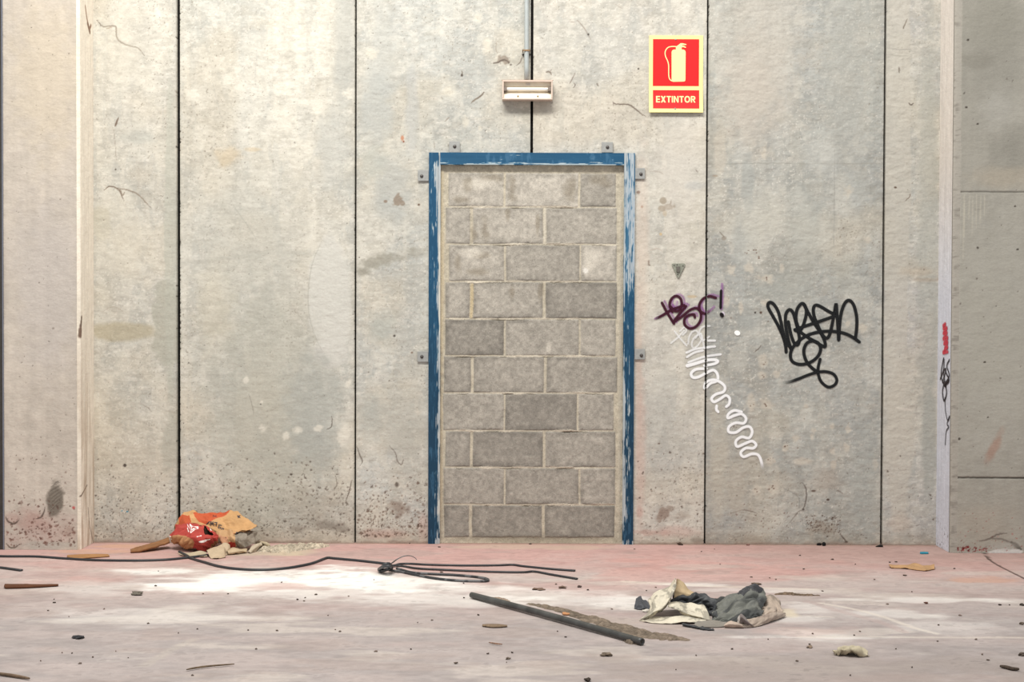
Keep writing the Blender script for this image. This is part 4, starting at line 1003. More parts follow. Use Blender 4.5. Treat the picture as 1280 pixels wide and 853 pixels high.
# ------------------------------------------------------------------ sheets and heaps
def lint(p, n):
    p = np.asarray(p, float); L = np.concatenate([[0], np.cumsum(np.linalg.norm(np.diff(p[:, :3], axis=0), axis=1) + 1e-6)]); t = np.linspace(0, L[-1], n)
    return np.stack([np.interp(t, L, p[:, k]) for k in range(p.shape[1])], -1)
def patch(name, rows, mat, parent, colf=None, base=(200, 200, 200), nu=70, nv=30, amp=.006, scale=22, seed=0, thick=.002, keepf=None, fold=None, ground=True, crisp=None, smooth=None):
    """rows of (px, py, g): photo point px,py standing on the floor line g; g=None lies on the floor"""
    pr = np.array([[tuple(P(a, b, (b if g is None else g))) + (a, b) for a, b, g in r] for r in rows])
    if crisp is None: crisp = mat in (M_PAPER, M_WOOD, M_PLASTIC)
    if crisp:
        jj = np.linspace(0, pr.shape[1] - 1, nu); ii = np.linspace(0, pr.shape[0] - 1, nv)
        q0 = np.stack([np.stack([np.interp(jj, np.arange(pr.shape[1]), r[:, k]) for k in range(5)], -1) for r in pr])
        lin2 = np.stack([np.stack([np.interp(ii, np.arange(pr.shape[0]), q0[:, j, k]) for k in range(5)], -1) for j in range(nu)], 1)
        A1 = np.stack([cr(r, nu) for r in pr]); A2 = np.stack([cr(A1[:, i], nv) for i in range(nu)], 1) * .3 + lin2 * .7
    else:
        A1 = np.stack([cr(r, nu) for r in pr]); A2 = np.stack([cr(A1[:, i], nv) for i in range(nu)], 1)
    X, Y, Z, U, V_ = [A2[..., k] for k in range(5)]
    P3 = np.stack([X, Y, Z], -1)
    du = np.gradient(P3, axis=1); dv = np.gradient(P3, axis=0); N_ = np.cross(du, dv); N_ /= np.linalg.norm(N_, axis=-1)[..., None] + 1e-9
    arc = np.cumsum(np.linalg.norm(du, axis=-1), 1); arv = np.cumsum(np.linalg.norm(dv, axis=-1), 0)
    w1 = fbm(arc * scale, arv * scale, 700 + seed, 3); w2 = fbm(arc * scale * 1.3 + 7, arv * scale * 1.3 + 3, 720 + seed, 3)
    rg = (1 - np.abs(2 * w1 - 1) * 2) + .6 * (1 - np.abs(2 * w2 - 1) * 2)
    if crisp:
        ca, sa = math.cos(.5 + seed), math.sin(.5 + seed); ar, br = arc * ca + arv * sa, -arc * sa + arv * ca
        rg = .6 + 2.6 * (facet(ar * scale * 1.5 + 5, br * scale * 1.5 + 8, 760 + seed) - .5) + 1.1 * (facet(ar * scale * 3.3, br * scale * 3.3, 780 + seed) - .5)
    dsp = amp * (rg - .6)
    if fold is not None: dsp = dsp + fold(U, V_, arc, arv)
    P3 = P3 + N_ * dsp[..., None]
    P3[..., 2] = np.maximum(P3[..., 2], .0012 + thick * .6)
    C = np.empty(U.shape + (3,)); C[:] = base
    g = fbm(arc * 30, arv * 30, 740 + seed, 4); C *= (1 + .16 * (g - .5))[..., None]
    if colf is not None: C = colf(C, U, V_, arc, arv)
    kp = None if keepf is None else keepf(U, V_)
    o = grid_obj(name, P3[..., 0], P3[..., 1], P3[..., 2], lin(np.clip(C, 0, 255)), mat, parent, keep=kp)
    if thick:
        s = o.modifiers.new('thickness', 'SOLIDIFY'); s.thickness = thick; s.offset = 0
    return o
def inpoly(U, V_, poly):
    r = np.zeros(U.shape, bool); n = len(poly); j = n - 1
    for i in range(n):
        (xi, yi), (xj, yj) = poly[i], poly[j]
        r ^= ((yi > V_) != (yj > V_)) & (U < (xj - xi) * (V_ - yi) / (yj - yi + 1e-9) + xi); j = i
    return r
def put(C, m, col, al=1.0):
    C[m] += (np.array(col, float) - C[m]) * al; return C
def segs(C, U, V_, pts, r, col):
    p = np.array(pts, float)
    for a, b in zip(p[:-1], p[1:]):
        d = b - a; t = np.clip(((U - a[0]) * d[0] + (V_ - a[1]) * d[1]) / (d @ d + 1e-9), 0, 1)
        m = np.hypot(U - a[0] - t * d[0], V_ - a[1] - t * d[1]) < r
        C[m] = col
    return C

# torn cement sack
kb = 9.143
def bz_(pts): return [(205 + x / kb, 630 + y / kb) for x, y in pts]
sack_g = F(265, 688)
sack = empty('torn_sack', (sack_g[0], sack_g[1], 0), 'crumpled torn red and brown paper sack lying against the wall', 'paper sack')
TAN = (192, 150, 104); ORG = (186, 82, 50); REDS = (172, 68, 60)
def c_back(C, U, V_, a, b):
    C[:] = C * 0 + np.array(TAN) * (1 + .14 * (fbm(a * 26, b * 26, 801, 4) - .5))[..., None]
    put(C, inpoly(U, V_, bz_([(330, 120), (740, 60), (750, 90), (690, 150), (600, 175), (480, 225), (410, 205), (350, 160)])), ORG, .92)
    put(C, inpoly(U, V_, bz_([(150, 240), (165, 160), (200, 120), (280, 110), (310, 190), (300, 250)])), (176, 74, 44), .9)
    g = inpoly(U, V_, bz_([(820, 380), (900, 345), (990, 335), (1130, 380), (1100, 460), (960, 520), (800, 500)])); put(C, g, (136, 126, 112), .85)
    for s in [[(565, 135), (565, 165)], [(565, 135), (585, 160)], [(600, 140), (585, 150), (603, 160)]]: segs(C, U, V_, bz_(s), .55, (120, 60, 50))
    INK = (52, 50, 58)
    for s in [[(470, 225), (520, 205)], [(530, 240), (535, 205), (548, 232), (560, 208), (565, 245)], [(580, 215), (605, 215), (590, 250)], [(612, 262), (616, 266)], [(650, 240), (625, 240), (622, 258), (642, 262), (640, 280), (618, 275)], [(660, 270), (678, 275), (672, 296), (652, 290), (658, 270)], [(840, 150), (870, 170)], [(868, 148), (845, 172)]]:
        segs(C, U, V_, bz_(s), .6, INK)
    segs(C, U, V_, bz_([(750, 372), (795, 322)]), .9, (196, 50, 44)); segs(C, U, V_, bz_([(785, 372), (832, 320)]), 1.0, (44, 56, 84))
    for s in [[(850, 352), (830, 355), (830, 372), (850, 370)], [(870, 372), (872, 350), (888, 360)], [(905, 368), (915, 345)]]: segs(C, U, V_, bz_(s), .45, (96, 90, 88))
    return C
patch('sack_back', [
    [(219, 668, 681.3), (230, 668, 681.3), (245, 668, 681.3), (262, 668, 681.3), (284, 668, 681.3), (300, 668, 681.3), (316, 668, 681.3)],
    [(217.5, 657, 682.5), (222.5, 647, 682), (230, 640.6, 682), (238, 640, 682), (258, 642.5, 682), (284, 639.2, 682), (296.5, 642, 682.3)],
    [(218, 662, 684), (224, 652, 684.5), (234, 645, 684.5), (245, 649, 685), (262, 652, 685), (285, 650, 685), (309, 649.5, 684)],
    [(219, 666, 686), (228, 658, 686.5), (240, 653, 687), (252, 656, 686), (268, 660, 686), (288, 658, 686.5), (321.5, 656.5, 685)],
    [(222, 672, 686), (234, 666, 687), (248, 664, 686), (262, 666, 686), (276, 667, 687), (290, 665, 689), (316, 664, 688)],
], M_PAPER, sack, c_back, TAN, 210, 130, .011, 14, 1, .0015)
patch('sack_flap', [
    [(270, 664, 687.5), (282, 664, 688), (294, 664.5, 688), (304, 666, 687), (315, 665, 686), (320, 668, 685)],
    [(272, 671, 689), (282, 671, 690), (292, 670, 690), (304, 669, 689), (317, 670, 687), (325, 671, 686)],
    [(276, 678, 689), (284, 680, 690), (293, 677, 690.5), (305, 675, 690), (316, 675, 688), (327, 674, 687)],
    [(282, 684, 688), (288, 686, 689), (296, 686, 690), (306, 685, 690), (314, 681, 689), (322, 678, 687)],
], M_PAPER, sack, lambda C, U, V_, a, b: put(put(put(C, U < 294, (186, 148, 108), .95), (U < 284) & (V_ > 670), (186, 134, 106), .7), (U > 285) & (U < 293) & (V_ > 679), (186, 60, 50), .9), (134, 124, 112), 100, 70, .013, 22, 2, .0015)
def c_front(C, U, V_, a, b):
    C[:] = np.array(REDS) * (1 + .18 * (fbm(a * 24, b * 24, 811, 4) - .5))[..., None]
    put(C, inpoly(U, V_, bz_([(70, 380), (140, 370), (230, 360), (330, 410), (340, 470), (320, 540), (140, 470), (90, 430)])), (178, 136, 94), .92)
    put(C, inpoly(U, V_, bz_([(395, 235), (450, 235), (620, 300), (640, 330), (600, 330), (540, 285), (490, 262), (430, 258)])), (188, 146, 100), .9)
    put(C, inpoly(U, V_, bz_([(560, 460), (650, 360), (670, 400), (600, 480), (500, 520)])), (150, 120, 80), .8)
    W_ = (244, 236, 232)
    for s in [[(272, 245), (274, 318)], [(296, 240), (392, 268), (300, 328), (296, 240)], [(318, 264), (314, 300), (350, 280)], [(140, 255), (170, 235)], [(78, 375), (104, 400)], [(530, 285), (545, 300)]]: segs(C, U, V_, bz_(s), .42, W_)
    for s in [[(410, 432), (480, 415), (520, 405)], [(420, 438), (470, 432), (510, 410)], [(380, 382), (425, 366)]]: segs(C, U, V_, bz_(s), .6, W_)
    return C
hole_p = bz_([(448, 318), (462, 268), (480, 272), (520, 318), (556, 368), (520, 376), (470, 362)])
patch('sack_front', [
    [(221, 658, 685), (228, 653.5, 685.5), (236, 652, 686), (248, 656, 687), (258, 658.5, 688), (270, 664, 688)],
    [(215, 665, 686), (225, 661, 688), (238, 661, 690), (250, 663, 690.5), (262, 666, 690), (273, 669, 689)],
    [(213, 671, 687), (225, 671, 690), (238, 672, 692), (251, 672.5, 692.5), (263, 673, 691.5), (274, 672, 689.5)],
    [(215, 677, 687), (226, 679, 690), (239, 680, 692), (253, 681, 692.5), (264, 679, 691), (272, 678, 689.5)],
    [(220, 680.5, 686), (229, 683.5, 688.5), (240, 686, 690), (254, 688.5, 690), (265, 685, 689), (270, 681, 688)],
    [(226, 680, 684), (233, 682, 686), (243, 684, 687), (254, 685, 687), (262, 683, 687), (267, 680, 686.5)],
], M_PAPER, sack, c_front, REDS, 200, 130, .012, 16, 3, .0015, keepf=lambda U, V_: ~inpoly(U, V_, hole_p))
patch('sack_hole_shade', [  # dark sheet behind the hole, the shade inside put into its colour
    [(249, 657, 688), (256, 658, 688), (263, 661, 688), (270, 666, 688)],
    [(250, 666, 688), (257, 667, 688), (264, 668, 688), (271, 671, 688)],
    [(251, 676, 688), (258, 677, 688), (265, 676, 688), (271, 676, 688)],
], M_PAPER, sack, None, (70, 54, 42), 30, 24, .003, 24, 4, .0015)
# loose scraps of sack in front
scr = [
    ('brown paper scrap standing in front of the red sack, lower edge torn', (184, 164, 138), [[(258, 688, 694), (268, 683, 693), (280, 681, 691.5), (285, 682, 691)], [(260, 692, 697), (270, 690, 696), (279, 688, 695), (286, 687, 692)], [(264, 699, None), (271, 699.5, None), (279, 698, None), (285, 692, None)]]),
    ('curled tan paper strip lying just in front of the scraps by the sack', (180, 160, 132), [[(283, 688, 691), (293, 685, 690.5), (303, 685.5, 690), (309, 687, 690)], [(285, 692, 694.5), (294, 690, 694), (302, 689, 693), (308, 690, 692)], [(287, 693.5, None), (295, 693, None), (302, 692, None), (307, 691.5, None)]]),
    ('folded cream paper scrap to the right of the grey end of the sack', (180, 166, 146), [[(309, 689, 691), (316, 683, 689), (322, 678, 687.5), (327, 676.5, 687)], [(311, 691, 692), (317, 687, 691), (322, 683, 689.5), (328, 681, 688)], [(312, 692.5, None), (318, 690, None), (323, 686, None), (328, 683.5, None)]]),
    ('flat dusty paper scrap farthest right of the sack scraps', (178, 164, 138), [[(318, 678, 685), (324, 676, 684.5), (331, 677, 684.5), (337, 680, 685)], [(321, 681, 687), (327, 679.5, 686.5), (332, 680, 686.5), (338, 682.5, 686.5)], [(323, 684, None), (328, 683, None), (332, 684, None), (337, 684.5, None)]]),
    ('small pale paper shred under the front left of the red sack', (180, 166, 142), [[(222, 691, 692.5), (226, 689, 692), (229, 689.5, 692), (231, 691, 692.5)], [(223, 693, None), (226, 692.6, None), (229, 693.5, None), (232, 693.5, None)], [(226, 694.5, None), (229, 695, None), (231, 696, None), (233, 697, None)]]),
    ('low cream paper shred beneath the sack beside the black strap', (172, 158, 134), [[(232, 694, 695.5), (242, 692, 694.5), (252, 691.5, 694), (258, 692, 694)], [(234, 695.6, 696.5), (243, 694.5, 696), (252, 694, 695.5), (259, 694.5, 695.5)], [(238, 697.2, None), (245, 696.5, None), (252, 697.5, None), (259, 697, None)]]),
]
for i, (lb, cc, rw) in enumerate(scr):
    o = patch('paper_scrap', rw, M_PAPER, None, None, cc, 40, 26, .008, 13, 20 + i, .0014)
    tag(o, lb, 'paper scrap', 'torn paper around the sack')

# bundle of cloth and sheet
kz = 10.664
def cz(pts): return [(785 + x / kz, 715 + y / kz, g) for x, y, g in pts]
p_ = F(840, 776)
cream = empty('cream_sheet', (p_[0], p_[1], 0), 'stiff cream sheet folded into a peak on the floor', 'plastic sheet')
CRM = (202, 194, 176)
def c_cream(C, U, V_, a, b):
    n = fbm(a * 40, b * 40, 831, 4); C *= (1 - .25 * sstep(.55, .7, n))[..., None]
    return C
patch('sheet_fold', [
    cz([(640, 92, 764), (560, 180, 764), (480, 240, 764), (340, 300, 765), (275, 380, 766), (300, 460, 769), (240, 560, 772), (150, 636, 776)]),
    cz([(645, 100, 766), (600, 190, 767), (530, 280, 768), (420, 340, 769), (370, 420, 770), (330, 490, 772), (250, 570, 775), (155, 640, 777)]),
    cz([(640, 130, 768), (605, 250, 770), (560, 350, 771), (510, 430, 773), (440, 500, 774), (360, 530, 775), (270, 590, 776.5), (160, 648, 777)]),
    cz([(640, 190, 766), (600, 270, 767), (565, 380, 768), (530, 470, 769), (450, 540, 770), (370, 580, 772), (290, 620, 774), (170, 655, 777)]),
], M_PLASTIC, cream, c_cream, CRM, 110, 60, .006, 14, 31, .002)
patch('sheet_back', [
    cz([(640, 90, 764), (690, 110, 763), (745, 150, 763), (800, 225, 763), (905, 298, 764)]),
    cz([(640, 160, 764), (690, 180, 764), (745, 215, 764), (800, 260, 764), (890, 305, 764.5)]),
    cz([(620, 250, 765), (680, 270, 765), (745, 290, 765), (800, 300, 765), (880, 315, 765)]),
    cz([(610, 360, 765), (680, 370, 765), (745, 380, 765), (800, 380, 765), (880, 380, 765)]),
], M_PLASTIC, cream, None, (186, 164, 130), 50, 40, .004, 18, 32, .002)
patch('sheet_lobe', [
    cz([(545, 402, 769), (690, 418, 768), (850, 440, 768), (1005, 458, 769), (1075, 550, 772), (1108, 640, 775)]),
    cz([(535, 430, 771), (680, 470, 771), (830, 510, 772), (960, 540, 773), (1050, 590, 775), (1108, 655, 776)]),
    cz([(530, 462, 772), (650, 490, 773), (740, 540, 774), (850, 580, 775), (980, 610, 776), (1100, 662, 777)]),
    cz([(540, 476, 771), (640, 510, 771), (720, 565, 772), (830, 600, 773), (960, 625, 774), (1085, 660, 776)]),
], M_PLASTIC, cream, c_cream, CRM, 90, 60, .006, 14, 33, .002)
patch('sheet_lip', [
    cz([(330, 600, 772), (430, 640, 772), (560, 630, 772), (700, 600, 773), (860, 640, 773), (1020, 655, 774)]),
    cz([(260, 620, 776), (400, 650, 777), (560, 622, 777), (715, 590, 776), (860, 622, 777), (1030, 632, 777)]),
    cz([(200, 645, 778), (400, 662, 779), (560, 640, 779), (720, 630, 779), (880, 638, 779), (1040, 645, 778.5)]),
    cz([(160, 655, 777.5), (330, 683, 780), (540, 688, 781), (720, 680, 781), (900, 680, 780.5), (1040, 665, 779)]),
], M_PLASTIC, cream, c_cream, CRM, 90, 50, .004, 14, 34, .002)
dk_g = F(905, 770)
dark = empty('dark_cloth', (dk_g[0], dk_g[1], 0), 'charcoal crumpled cloth bunched up between cream sheet and brown cloth', 'cloth')
BLK = (58, 60, 62)
def fdir(a, b, s, ang, fa, fb):
    x = a * math.cos(ang) + b * math.sin(ang); y = -a * math.sin(ang) + b * math.cos(ang)
    x = x + .03 * (fbm(a * 9, b * 9, s + 3, 3) - .5)
    return fbm(x * fa, y * fb, s, 2, .35)
def fold_f(s, amp, ang=.6, fr=26):
    return lambda U, V_, a, b: amp * (2.6 * (fdir(a, b, s, ang, fr, fr * .25) - .5) + 1.5 * (.5 - 2.6 * np.abs(fdir(a, b, s + 5, ang + .25, fr * 1.7, fr * .55) - .5)) + .5 * (facet(a * 60, b * 60, s + 8) - .5))
def streak(s, ang, fr, lo, hi):  # lighter fold highlights and darker troughs put into the cloth colour
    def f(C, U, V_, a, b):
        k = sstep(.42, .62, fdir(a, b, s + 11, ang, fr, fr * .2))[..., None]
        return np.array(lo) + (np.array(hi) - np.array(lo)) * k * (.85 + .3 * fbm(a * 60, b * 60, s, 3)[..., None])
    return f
patch('cloth_roll', [
    [(842, 750, 760), (850, 748, 760), (862, 748, 760), (876, 748, 760), (886, 750, 760), (896, 758, 761)],
    [(841, 739, 763), (847, 737, 763), (858, 742, 763), (870, 742.5, 763), (882, 743, 763), (893, 752, 764)],
    [(840, 746, 765), (850, 744, 765.5), (860, 746, 766), (872, 746, 766), (884, 749, 766.5), (895, 760, 769)],
    [(838, 752, 766), (850, 751, 766.5), (862, 754, 767), (876, 756, 767), (886, 762, 768), (897, 770, 775)],
    [(838, 760, 766.5), (850, 760, 767), (862, 762, 767.5), (876, 764, 767.5), (887, 768, 769), (898, 777, 778)],
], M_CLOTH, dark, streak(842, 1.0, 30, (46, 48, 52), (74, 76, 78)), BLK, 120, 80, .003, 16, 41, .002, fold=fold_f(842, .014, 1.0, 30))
patch('cloth_heap', [
    [(893, 758, 757), (906, 755, 756), (918, 752, 756), (931, 748, 756), (945, 746, 756), (957, 754, 757)],
    [(893, 753, 761), (906, 750, 761), (918, 745, 761), (930, 736.5, 761), (944, 734.5, 761), (955, 745, 762)],
    [(892, 760, 766), (906, 755, 767), (919, 750, 767), (932, 744, 767), (946, 742, 767), (956, 752, 768)],
    [(890, 766, 771), (905, 763, 772), (920, 760, 772), (935, 755, 772), (948, 753, 772), (955, 761, 773)],
    [(889, 771, 776), (904, 770, 777), (919, 770, 778), (935, 767, 778), (948, 764, 777), (955, 768, 777)],
    [(888, 776, 778), (904, 778, 779), (919, 779, 780), (935, 778, 780), (948, 775, 779), (955, 774, 778)],
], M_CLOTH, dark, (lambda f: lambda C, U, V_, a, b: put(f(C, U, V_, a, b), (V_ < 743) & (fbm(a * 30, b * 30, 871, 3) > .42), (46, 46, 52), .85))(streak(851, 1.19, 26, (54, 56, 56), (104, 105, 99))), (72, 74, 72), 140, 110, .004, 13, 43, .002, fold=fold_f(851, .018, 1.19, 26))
patch('cloth_tail', [
    [(872, 777, 780), (884, 776, 780), (896, 776, 780), (908, 778, 780)],
    [(868, 781, 782), (882, 780.5, 782), (896, 780, 782.5), (909, 781, 783)],
    [(874, 785, None), (886, 785, None), (898, 785, None), (908, 784, None)],
], M_CLOTH, dark, None, (128, 122, 114), 40, 20, .003, 20, 45, .002)
patch('cloth_hem', [
    [(853, 779.5, 782), (862, 781, 783), (872, 783, 785), (884, 785, 787), (892, 787, 788)],
    [(853, 781, 783.5), (862, 782.5, 785), (872, 784.5, 787), (884, 787, 788.5), (893, 788, 789)],
    [(855, 783, None), (863, 785, None), (873, 787, None), (884, 788.8, None), (892, 789, None)],
], M_CLOTH, dark, None, (46, 48, 52), 40, 16, .004, 40, 46, .003)
bw_g = F(955, 776)
brown = empty('brown_cloth', (bw_g[0], bw_g[1], 0), 'dusty grey-brown cloth with rolled hem at the right end of the rag heap', 'cloth')
BRN = (168, 152, 138)
patch('cloth_hump', [
    [(947, 756, 758), (957, 752, 758), (965, 750, 758), (972, 752, 759), (978, 760, 762), (982, 768, 766)],
    [(947, 752, 763), (955, 747, 763), (963, 743.5, 763), (970, 746, 763), (976, 755, 765), (981, 767, 768)],
    [(946, 760, 768), (954, 757, 769), (963, 755, 769), (970, 757, 769), (976, 762, 769), (981, 768.5, 770)],
    [(944, 768, 773), (953, 765, 774), (963, 763, 774), (970, 764, 773), (976, 766.5, 771), (981, 769.5, 771)],
    [(940, 774, 777), (952, 771, 777), (963, 768, 776), (970, 768, 774), (976, 769, 772), (981, 770.5, 771.5)],
], M_CLOTH, brown, lambda C, U, V_, a, b: C * (1 - .25 * sstep(.5, .68, fbm(a * 30, b * 30, 861, 4)))[..., None], BRN, 80, 60, .008, 15, 51, .003, fold=fold_f(862, .006, 1.0, 24))
patch('cloth_hem', [
    [(934, 777, 779), (945, 775, 779), (957, 771, 777), (968, 767, 774), (975, 766.5, 772.5), (981, 768, 771)],
    [(925, 776, 783), (940, 773.5, 783), (953, 770, 780), (966, 766, 776.5), (974, 766, 774), (981.5, 768, 771.5)],
    [(921, 781, 784.5), (938, 780, 784.5), (953, 776.5, 782), (967, 771, 778), (975, 769.5, 775), (982, 769, 772)],
    [(905, 784, 785), (930, 785, 785.5), (947, 783.5, 784), (960, 778.5, 779.5), (972, 774.5, 775.5), (982, 770.5, 772)],
], M_CLOTH, brown, lambda C, U, V_, a, b: put(C, (V_ < 772) & (U < 962) & (U > 936), (120, 104, 96), .5), (160, 145, 132), 80, 40, .004, 18, 52, .003)
patch('cloth_corner', [
    [(921, 779, 782), (922.5, 773, 783), (926.5, 768, 783), (931, 772, 783), (936, 778, 784)],
    [(922, 780, 784), (924, 775, 785), (927, 771, 785.5), (931, 775, 786), (938, 780, 785)],
    [(924, 782, 784), (926, 780, 785), (929, 779, 785), (933, 781, 785), (942, 783, 785)],
], M_CLOTH, brown, lambda C, U, V_, a, b: put(C, (U < 924.6), (200, 194, 188), .8), (112, 102, 100), 40, 24, .003, 26, 53, .003)
patch('cloth_flap', [
    [(905, 781, 784), (912, 777.5, 784), (919, 778, 784), (926, 780, 784)],
    [(905, 782.5, 785.5), (912, 780, 786), (920, 780.5, 786), (928, 782, 786)],
    [(906, 784.5, None), (914, 785.5, None), (922, 785.5, None), (930, 785.5, None)],
], M_CLOTH, brown, None, (178, 160, 146), 36, 18, .003, 26, 54, .003)
o = patch('black_scrap', [
    [(796, 757, 757.5), (800, 756, 757), (804, 756.5, 757), (810, 758, 758.5), (815, 759.5, 760)],
    [(795, 748.5, 758), (801, 745.3, 758), (804, 749, 758), (809, 752, 759), (815, 759, 760.5)],
    [(793.5, 755, 761), (800, 753, 761), (805, 755, 761), (810, 757.5, 761), (815.5, 760, 761)],
    [(792.3, 761.5, 762), (799, 762, 763), (805, 762, 763), (810, 761.5, 762.5), (815.5, 761, 761.5)],
], M_CLOTH, None, None, (62, 64, 70), 50, 34, .006, 26, 61, .002)
tag(o, 'small black rag scrap left of the cream sheet', 'rag')
o = patch('cream_fragment', [[(803, 763, 764.5), (808, 761.5, 764), (812, 762.5, 764)], [(803, 764, 765.5), (808, 763.3, 765.5), (813, 763.6, 765)], [(804, 765.5, None), (808, 765.8, None), (813, 765, None)]], M_PAPER, None, None, (206, 200, 190), 16, 12, .003, 40, 62, .001)
tag(o, 'tiny pale fragment between the black rag scrap and cream sheet', 'fragment')
# ------------------------------------------------------------------ straps and pipe
def fl(pts, z=.004): return [tuple(F(a, b, z if len(q) == 0 else q[0])) for a, b, *q in pts]
BLKS = (40, 42, 46)
st_o = empty('plastic_strap', tuple(F(484, 711)), 'long black plastic strap knotted into a bundle across the floor', 'strap')
def strap(name, pts, ra=.0075, rb=.0045, n=80, col=BLKS, par=st_o, z=.005, marks=False, taper=None):
    p = cr(np.array([F(a[0], a[1], a[2] if len(a) > 2 else z) for a in pts]), n)
    t = np.linspace(0, 1, n); c = np.tile(np.array(col, float), (n, 1))
    c *= (1 + .5 * (fbm(t * 30, t * 0 + ra * 1000, 901, 3) - .4))[:, None]
    if marks:
        mk = (vnoise(t * 60, t * 0 + 2.3, 903) > .60); c[mk] = c[mk] * .55 + np.array((150, 150, 150)) * .45
    return tube(name, p, ra, rb, M_STRAP, par, 10, lin(c), taper=taper)
strap('strap_run', [(-40, 693.5), (0, 695.6), (45, 696), (82, 698.5), (120, 700.5), (170, 701), (205, 700), (228, 698), (246, 696), (262, 694)], n=100, rb=.006)
strap('strap_run', [(224, 690, .02), (232, 694, .012), (240, 698.5), (255, 703), (275, 708.5), (300, 711.8), (330, 712.6), (360, 710.3), (388, 705), (404, 699.3), (410, 697.6), (418, 698.4), (445, 700.8), (470, 703.6), (482, 705)], n=160, rb=.0065)
strap('strap_strand', [(484, 706, .012), (492, 707), (500, 705.2), (512, 704.8), (535, 706), (580, 707), (620, 706.8), (641, 706.2), (655, 708), (690, 711.5), (719, 713.6)], n=120)
strap('strap_strand', [(484, 708, .012), (500, 707.5), (520, 710.5), (545, 712), (590, 714), (630, 715.3), (655, 715.4), (668, 714.6), (690, 718.5), (721.5, 723.8)], n=120)
strap('strap_loop', [(486, 713, .012), (500, 715), (520, 719), (545, 723.5), (575, 726.3), (600, 726.8), (608, 726.6), (610, 725.2), (606, 723.3), (590, 721), (565, 719), (535, 717.6), (515, 716), (496, 711, .01)], n=160, marks=True, rb=.006)
strap('strap_tail', [(486, 707, .02), (491, 703.5, .05), (498, 698.5, .075), (506, 695.4, .085), (513, 695.2, .08), (518.5, 697.6, .068), (521, 700.2, .058)], ra=.005, rb=.003, n=50, col=(86, 88, 90), taper=np.linspace(1, .5, 50))
kn = [(474, 713, .006), (478, 709, .03), (481, 706, .05), (486, 705, .052), (488, 708, .035), (484, 712, .022), (477, 714, .01), (474, 712, .016), (479, 709, .04), (487, 708, .046), (489, 711, .02), (480, 713, .012), (474, 715, .006)]
strap('strap_knot', kn, ra=.009, rb=.0075, n=110, col=(50, 52, 56))
o = strap('short_strap', [(-20, 708.3), (0, 709.6), (14, 711.4), (27, 713.2)], n=24, par=None, ra=.010, rb=.005); tag(o, 'short black strap end poking in at the left edge', 'strap')

a = F(589.5, 744.5, .013); b = F(803, 803.2, .013); 
tt = np.linspace(0, 1, 60)[:, None]; pp = a + (b - a) * tt; pp[:, 2] = .0145 + .004 * np.sin(tt[:, 0] * 3.1)
pc = np.tile(np.array((64, 65, 64.)), (60, 1)) * (1 + .7 * (fbm(tt[:, 0] * 40, tt[:, 0] * 0, 911, 3) - .5))[:, None]
o = tube('pipe', pp, .0128, .0128, M_STRAP, None, 16, lin(pc), hollow=.78); tag(o, 'dark grey plastic pipe lying diagonally on the floor beside loose dirt', 'pipe')

# ------------------------------------------------------------------ heaps of dust and dirt
def mound(name, line, widths, h, base, seed, label, cat, grains=0, jag=.5):
    """low heap along a floor line: line of (px,py), half widths in metres"""
    p = cr(np.array([F(*q)[:2] for q in line]), 90); w = np.interp(np.linspace(0, 1, 90), np.linspace(0, 1, len(widths)), widths)
    d = np.gradient(p, axis=0); d /= np.linalg.norm(d, axis=1)[:, None]; nn = np.stack([-d[:, 1], d[:, 0]], -1)
    v = np.linspace(-1, 1, 34)
    jg = 1 + jag * (fbm(np.arange(90)[:, None] * .3 + 0 * v, np.sign(v)[None, :] * 3 + np.zeros((90, 1)), seed, 3) - .5) * 2
    G = p[:, None, :] + nn[:, None, :] * (w[:, None] * v[None, :] * jg)[..., None]
    prof = np.clip(1 - np.abs(v) ** 1.6, 0, 1)[None, :] * (np.sin(np.linspace(0, np.pi, 90)) ** .45)[:, None]
    nz = fbm(G[..., 0] * 40, G[..., 1] * 40, seed + 2, 4); nf = vnoise(G[..., 0] * 170, G[..., 1] * 170, seed + 5)
    Zh = h * prof * (.35 + 1.2 * nz) + .006 * np.maximum(nf - .45, 0) * .45 * (prof > .05) - .0015 + .006 * (nz - .45) * (prof > 0)
    C = np.empty(G.shape[:2] + (3,)); C[:] = base; C *= (1 + .5 * (nz - .5) + .35 * (nf - .5))[..., None]
    o = grid_obj(name, G[..., 0], G[..., 1], Zh, lin(np.clip(C, 0, 255)), M_DIRT, None)
    tag(o, label, cat, kind='stuff'); return o
mound('cement_dust', [(322, 690), (332, 688.5), (350, 687.5), (375, 685.5), (398, 684), (412, 683)], [.03, .08, .10, .07, .04, .01], .026, (176, 164, 146), 921, 'heap of pale cement dust spilled beside the torn sack', 'cement dust')
mound('dirt', [(606, 747), (620, 750), (640, 756)], [.01, .045, .01], .008, (140, 124, 110), 931, 'thin scatter of dirt at the far end of the pipe', 'dirt')
mound('dirt', [(660, 754.5), (692, 761.5), (731, 773), (770, 784.5), (807, 794), (840, 798), (862, 801)], [.015, .03, .04, .05, .06, .045, .01], .016, (118, 106, 94), 941, 'ridge of grey-brown dirt swept along the dark pipe', 'dirt')
mound('dirt', [(779, 801), (790, 804), (803, 806.5)], [.006, .022, .006], .022, (112, 101, 90), 951, 'clod of dirt under the open end of the pipe', 'dirt')
mound('dirt', [(968, 743.5), (985, 743.3), (1002, 744.6), (1026, 745)], [.01, .018, .012, .003], .012, (112, 96, 82), 961, 'thin dark dirt streak behind the brown cloth', 'dirt')

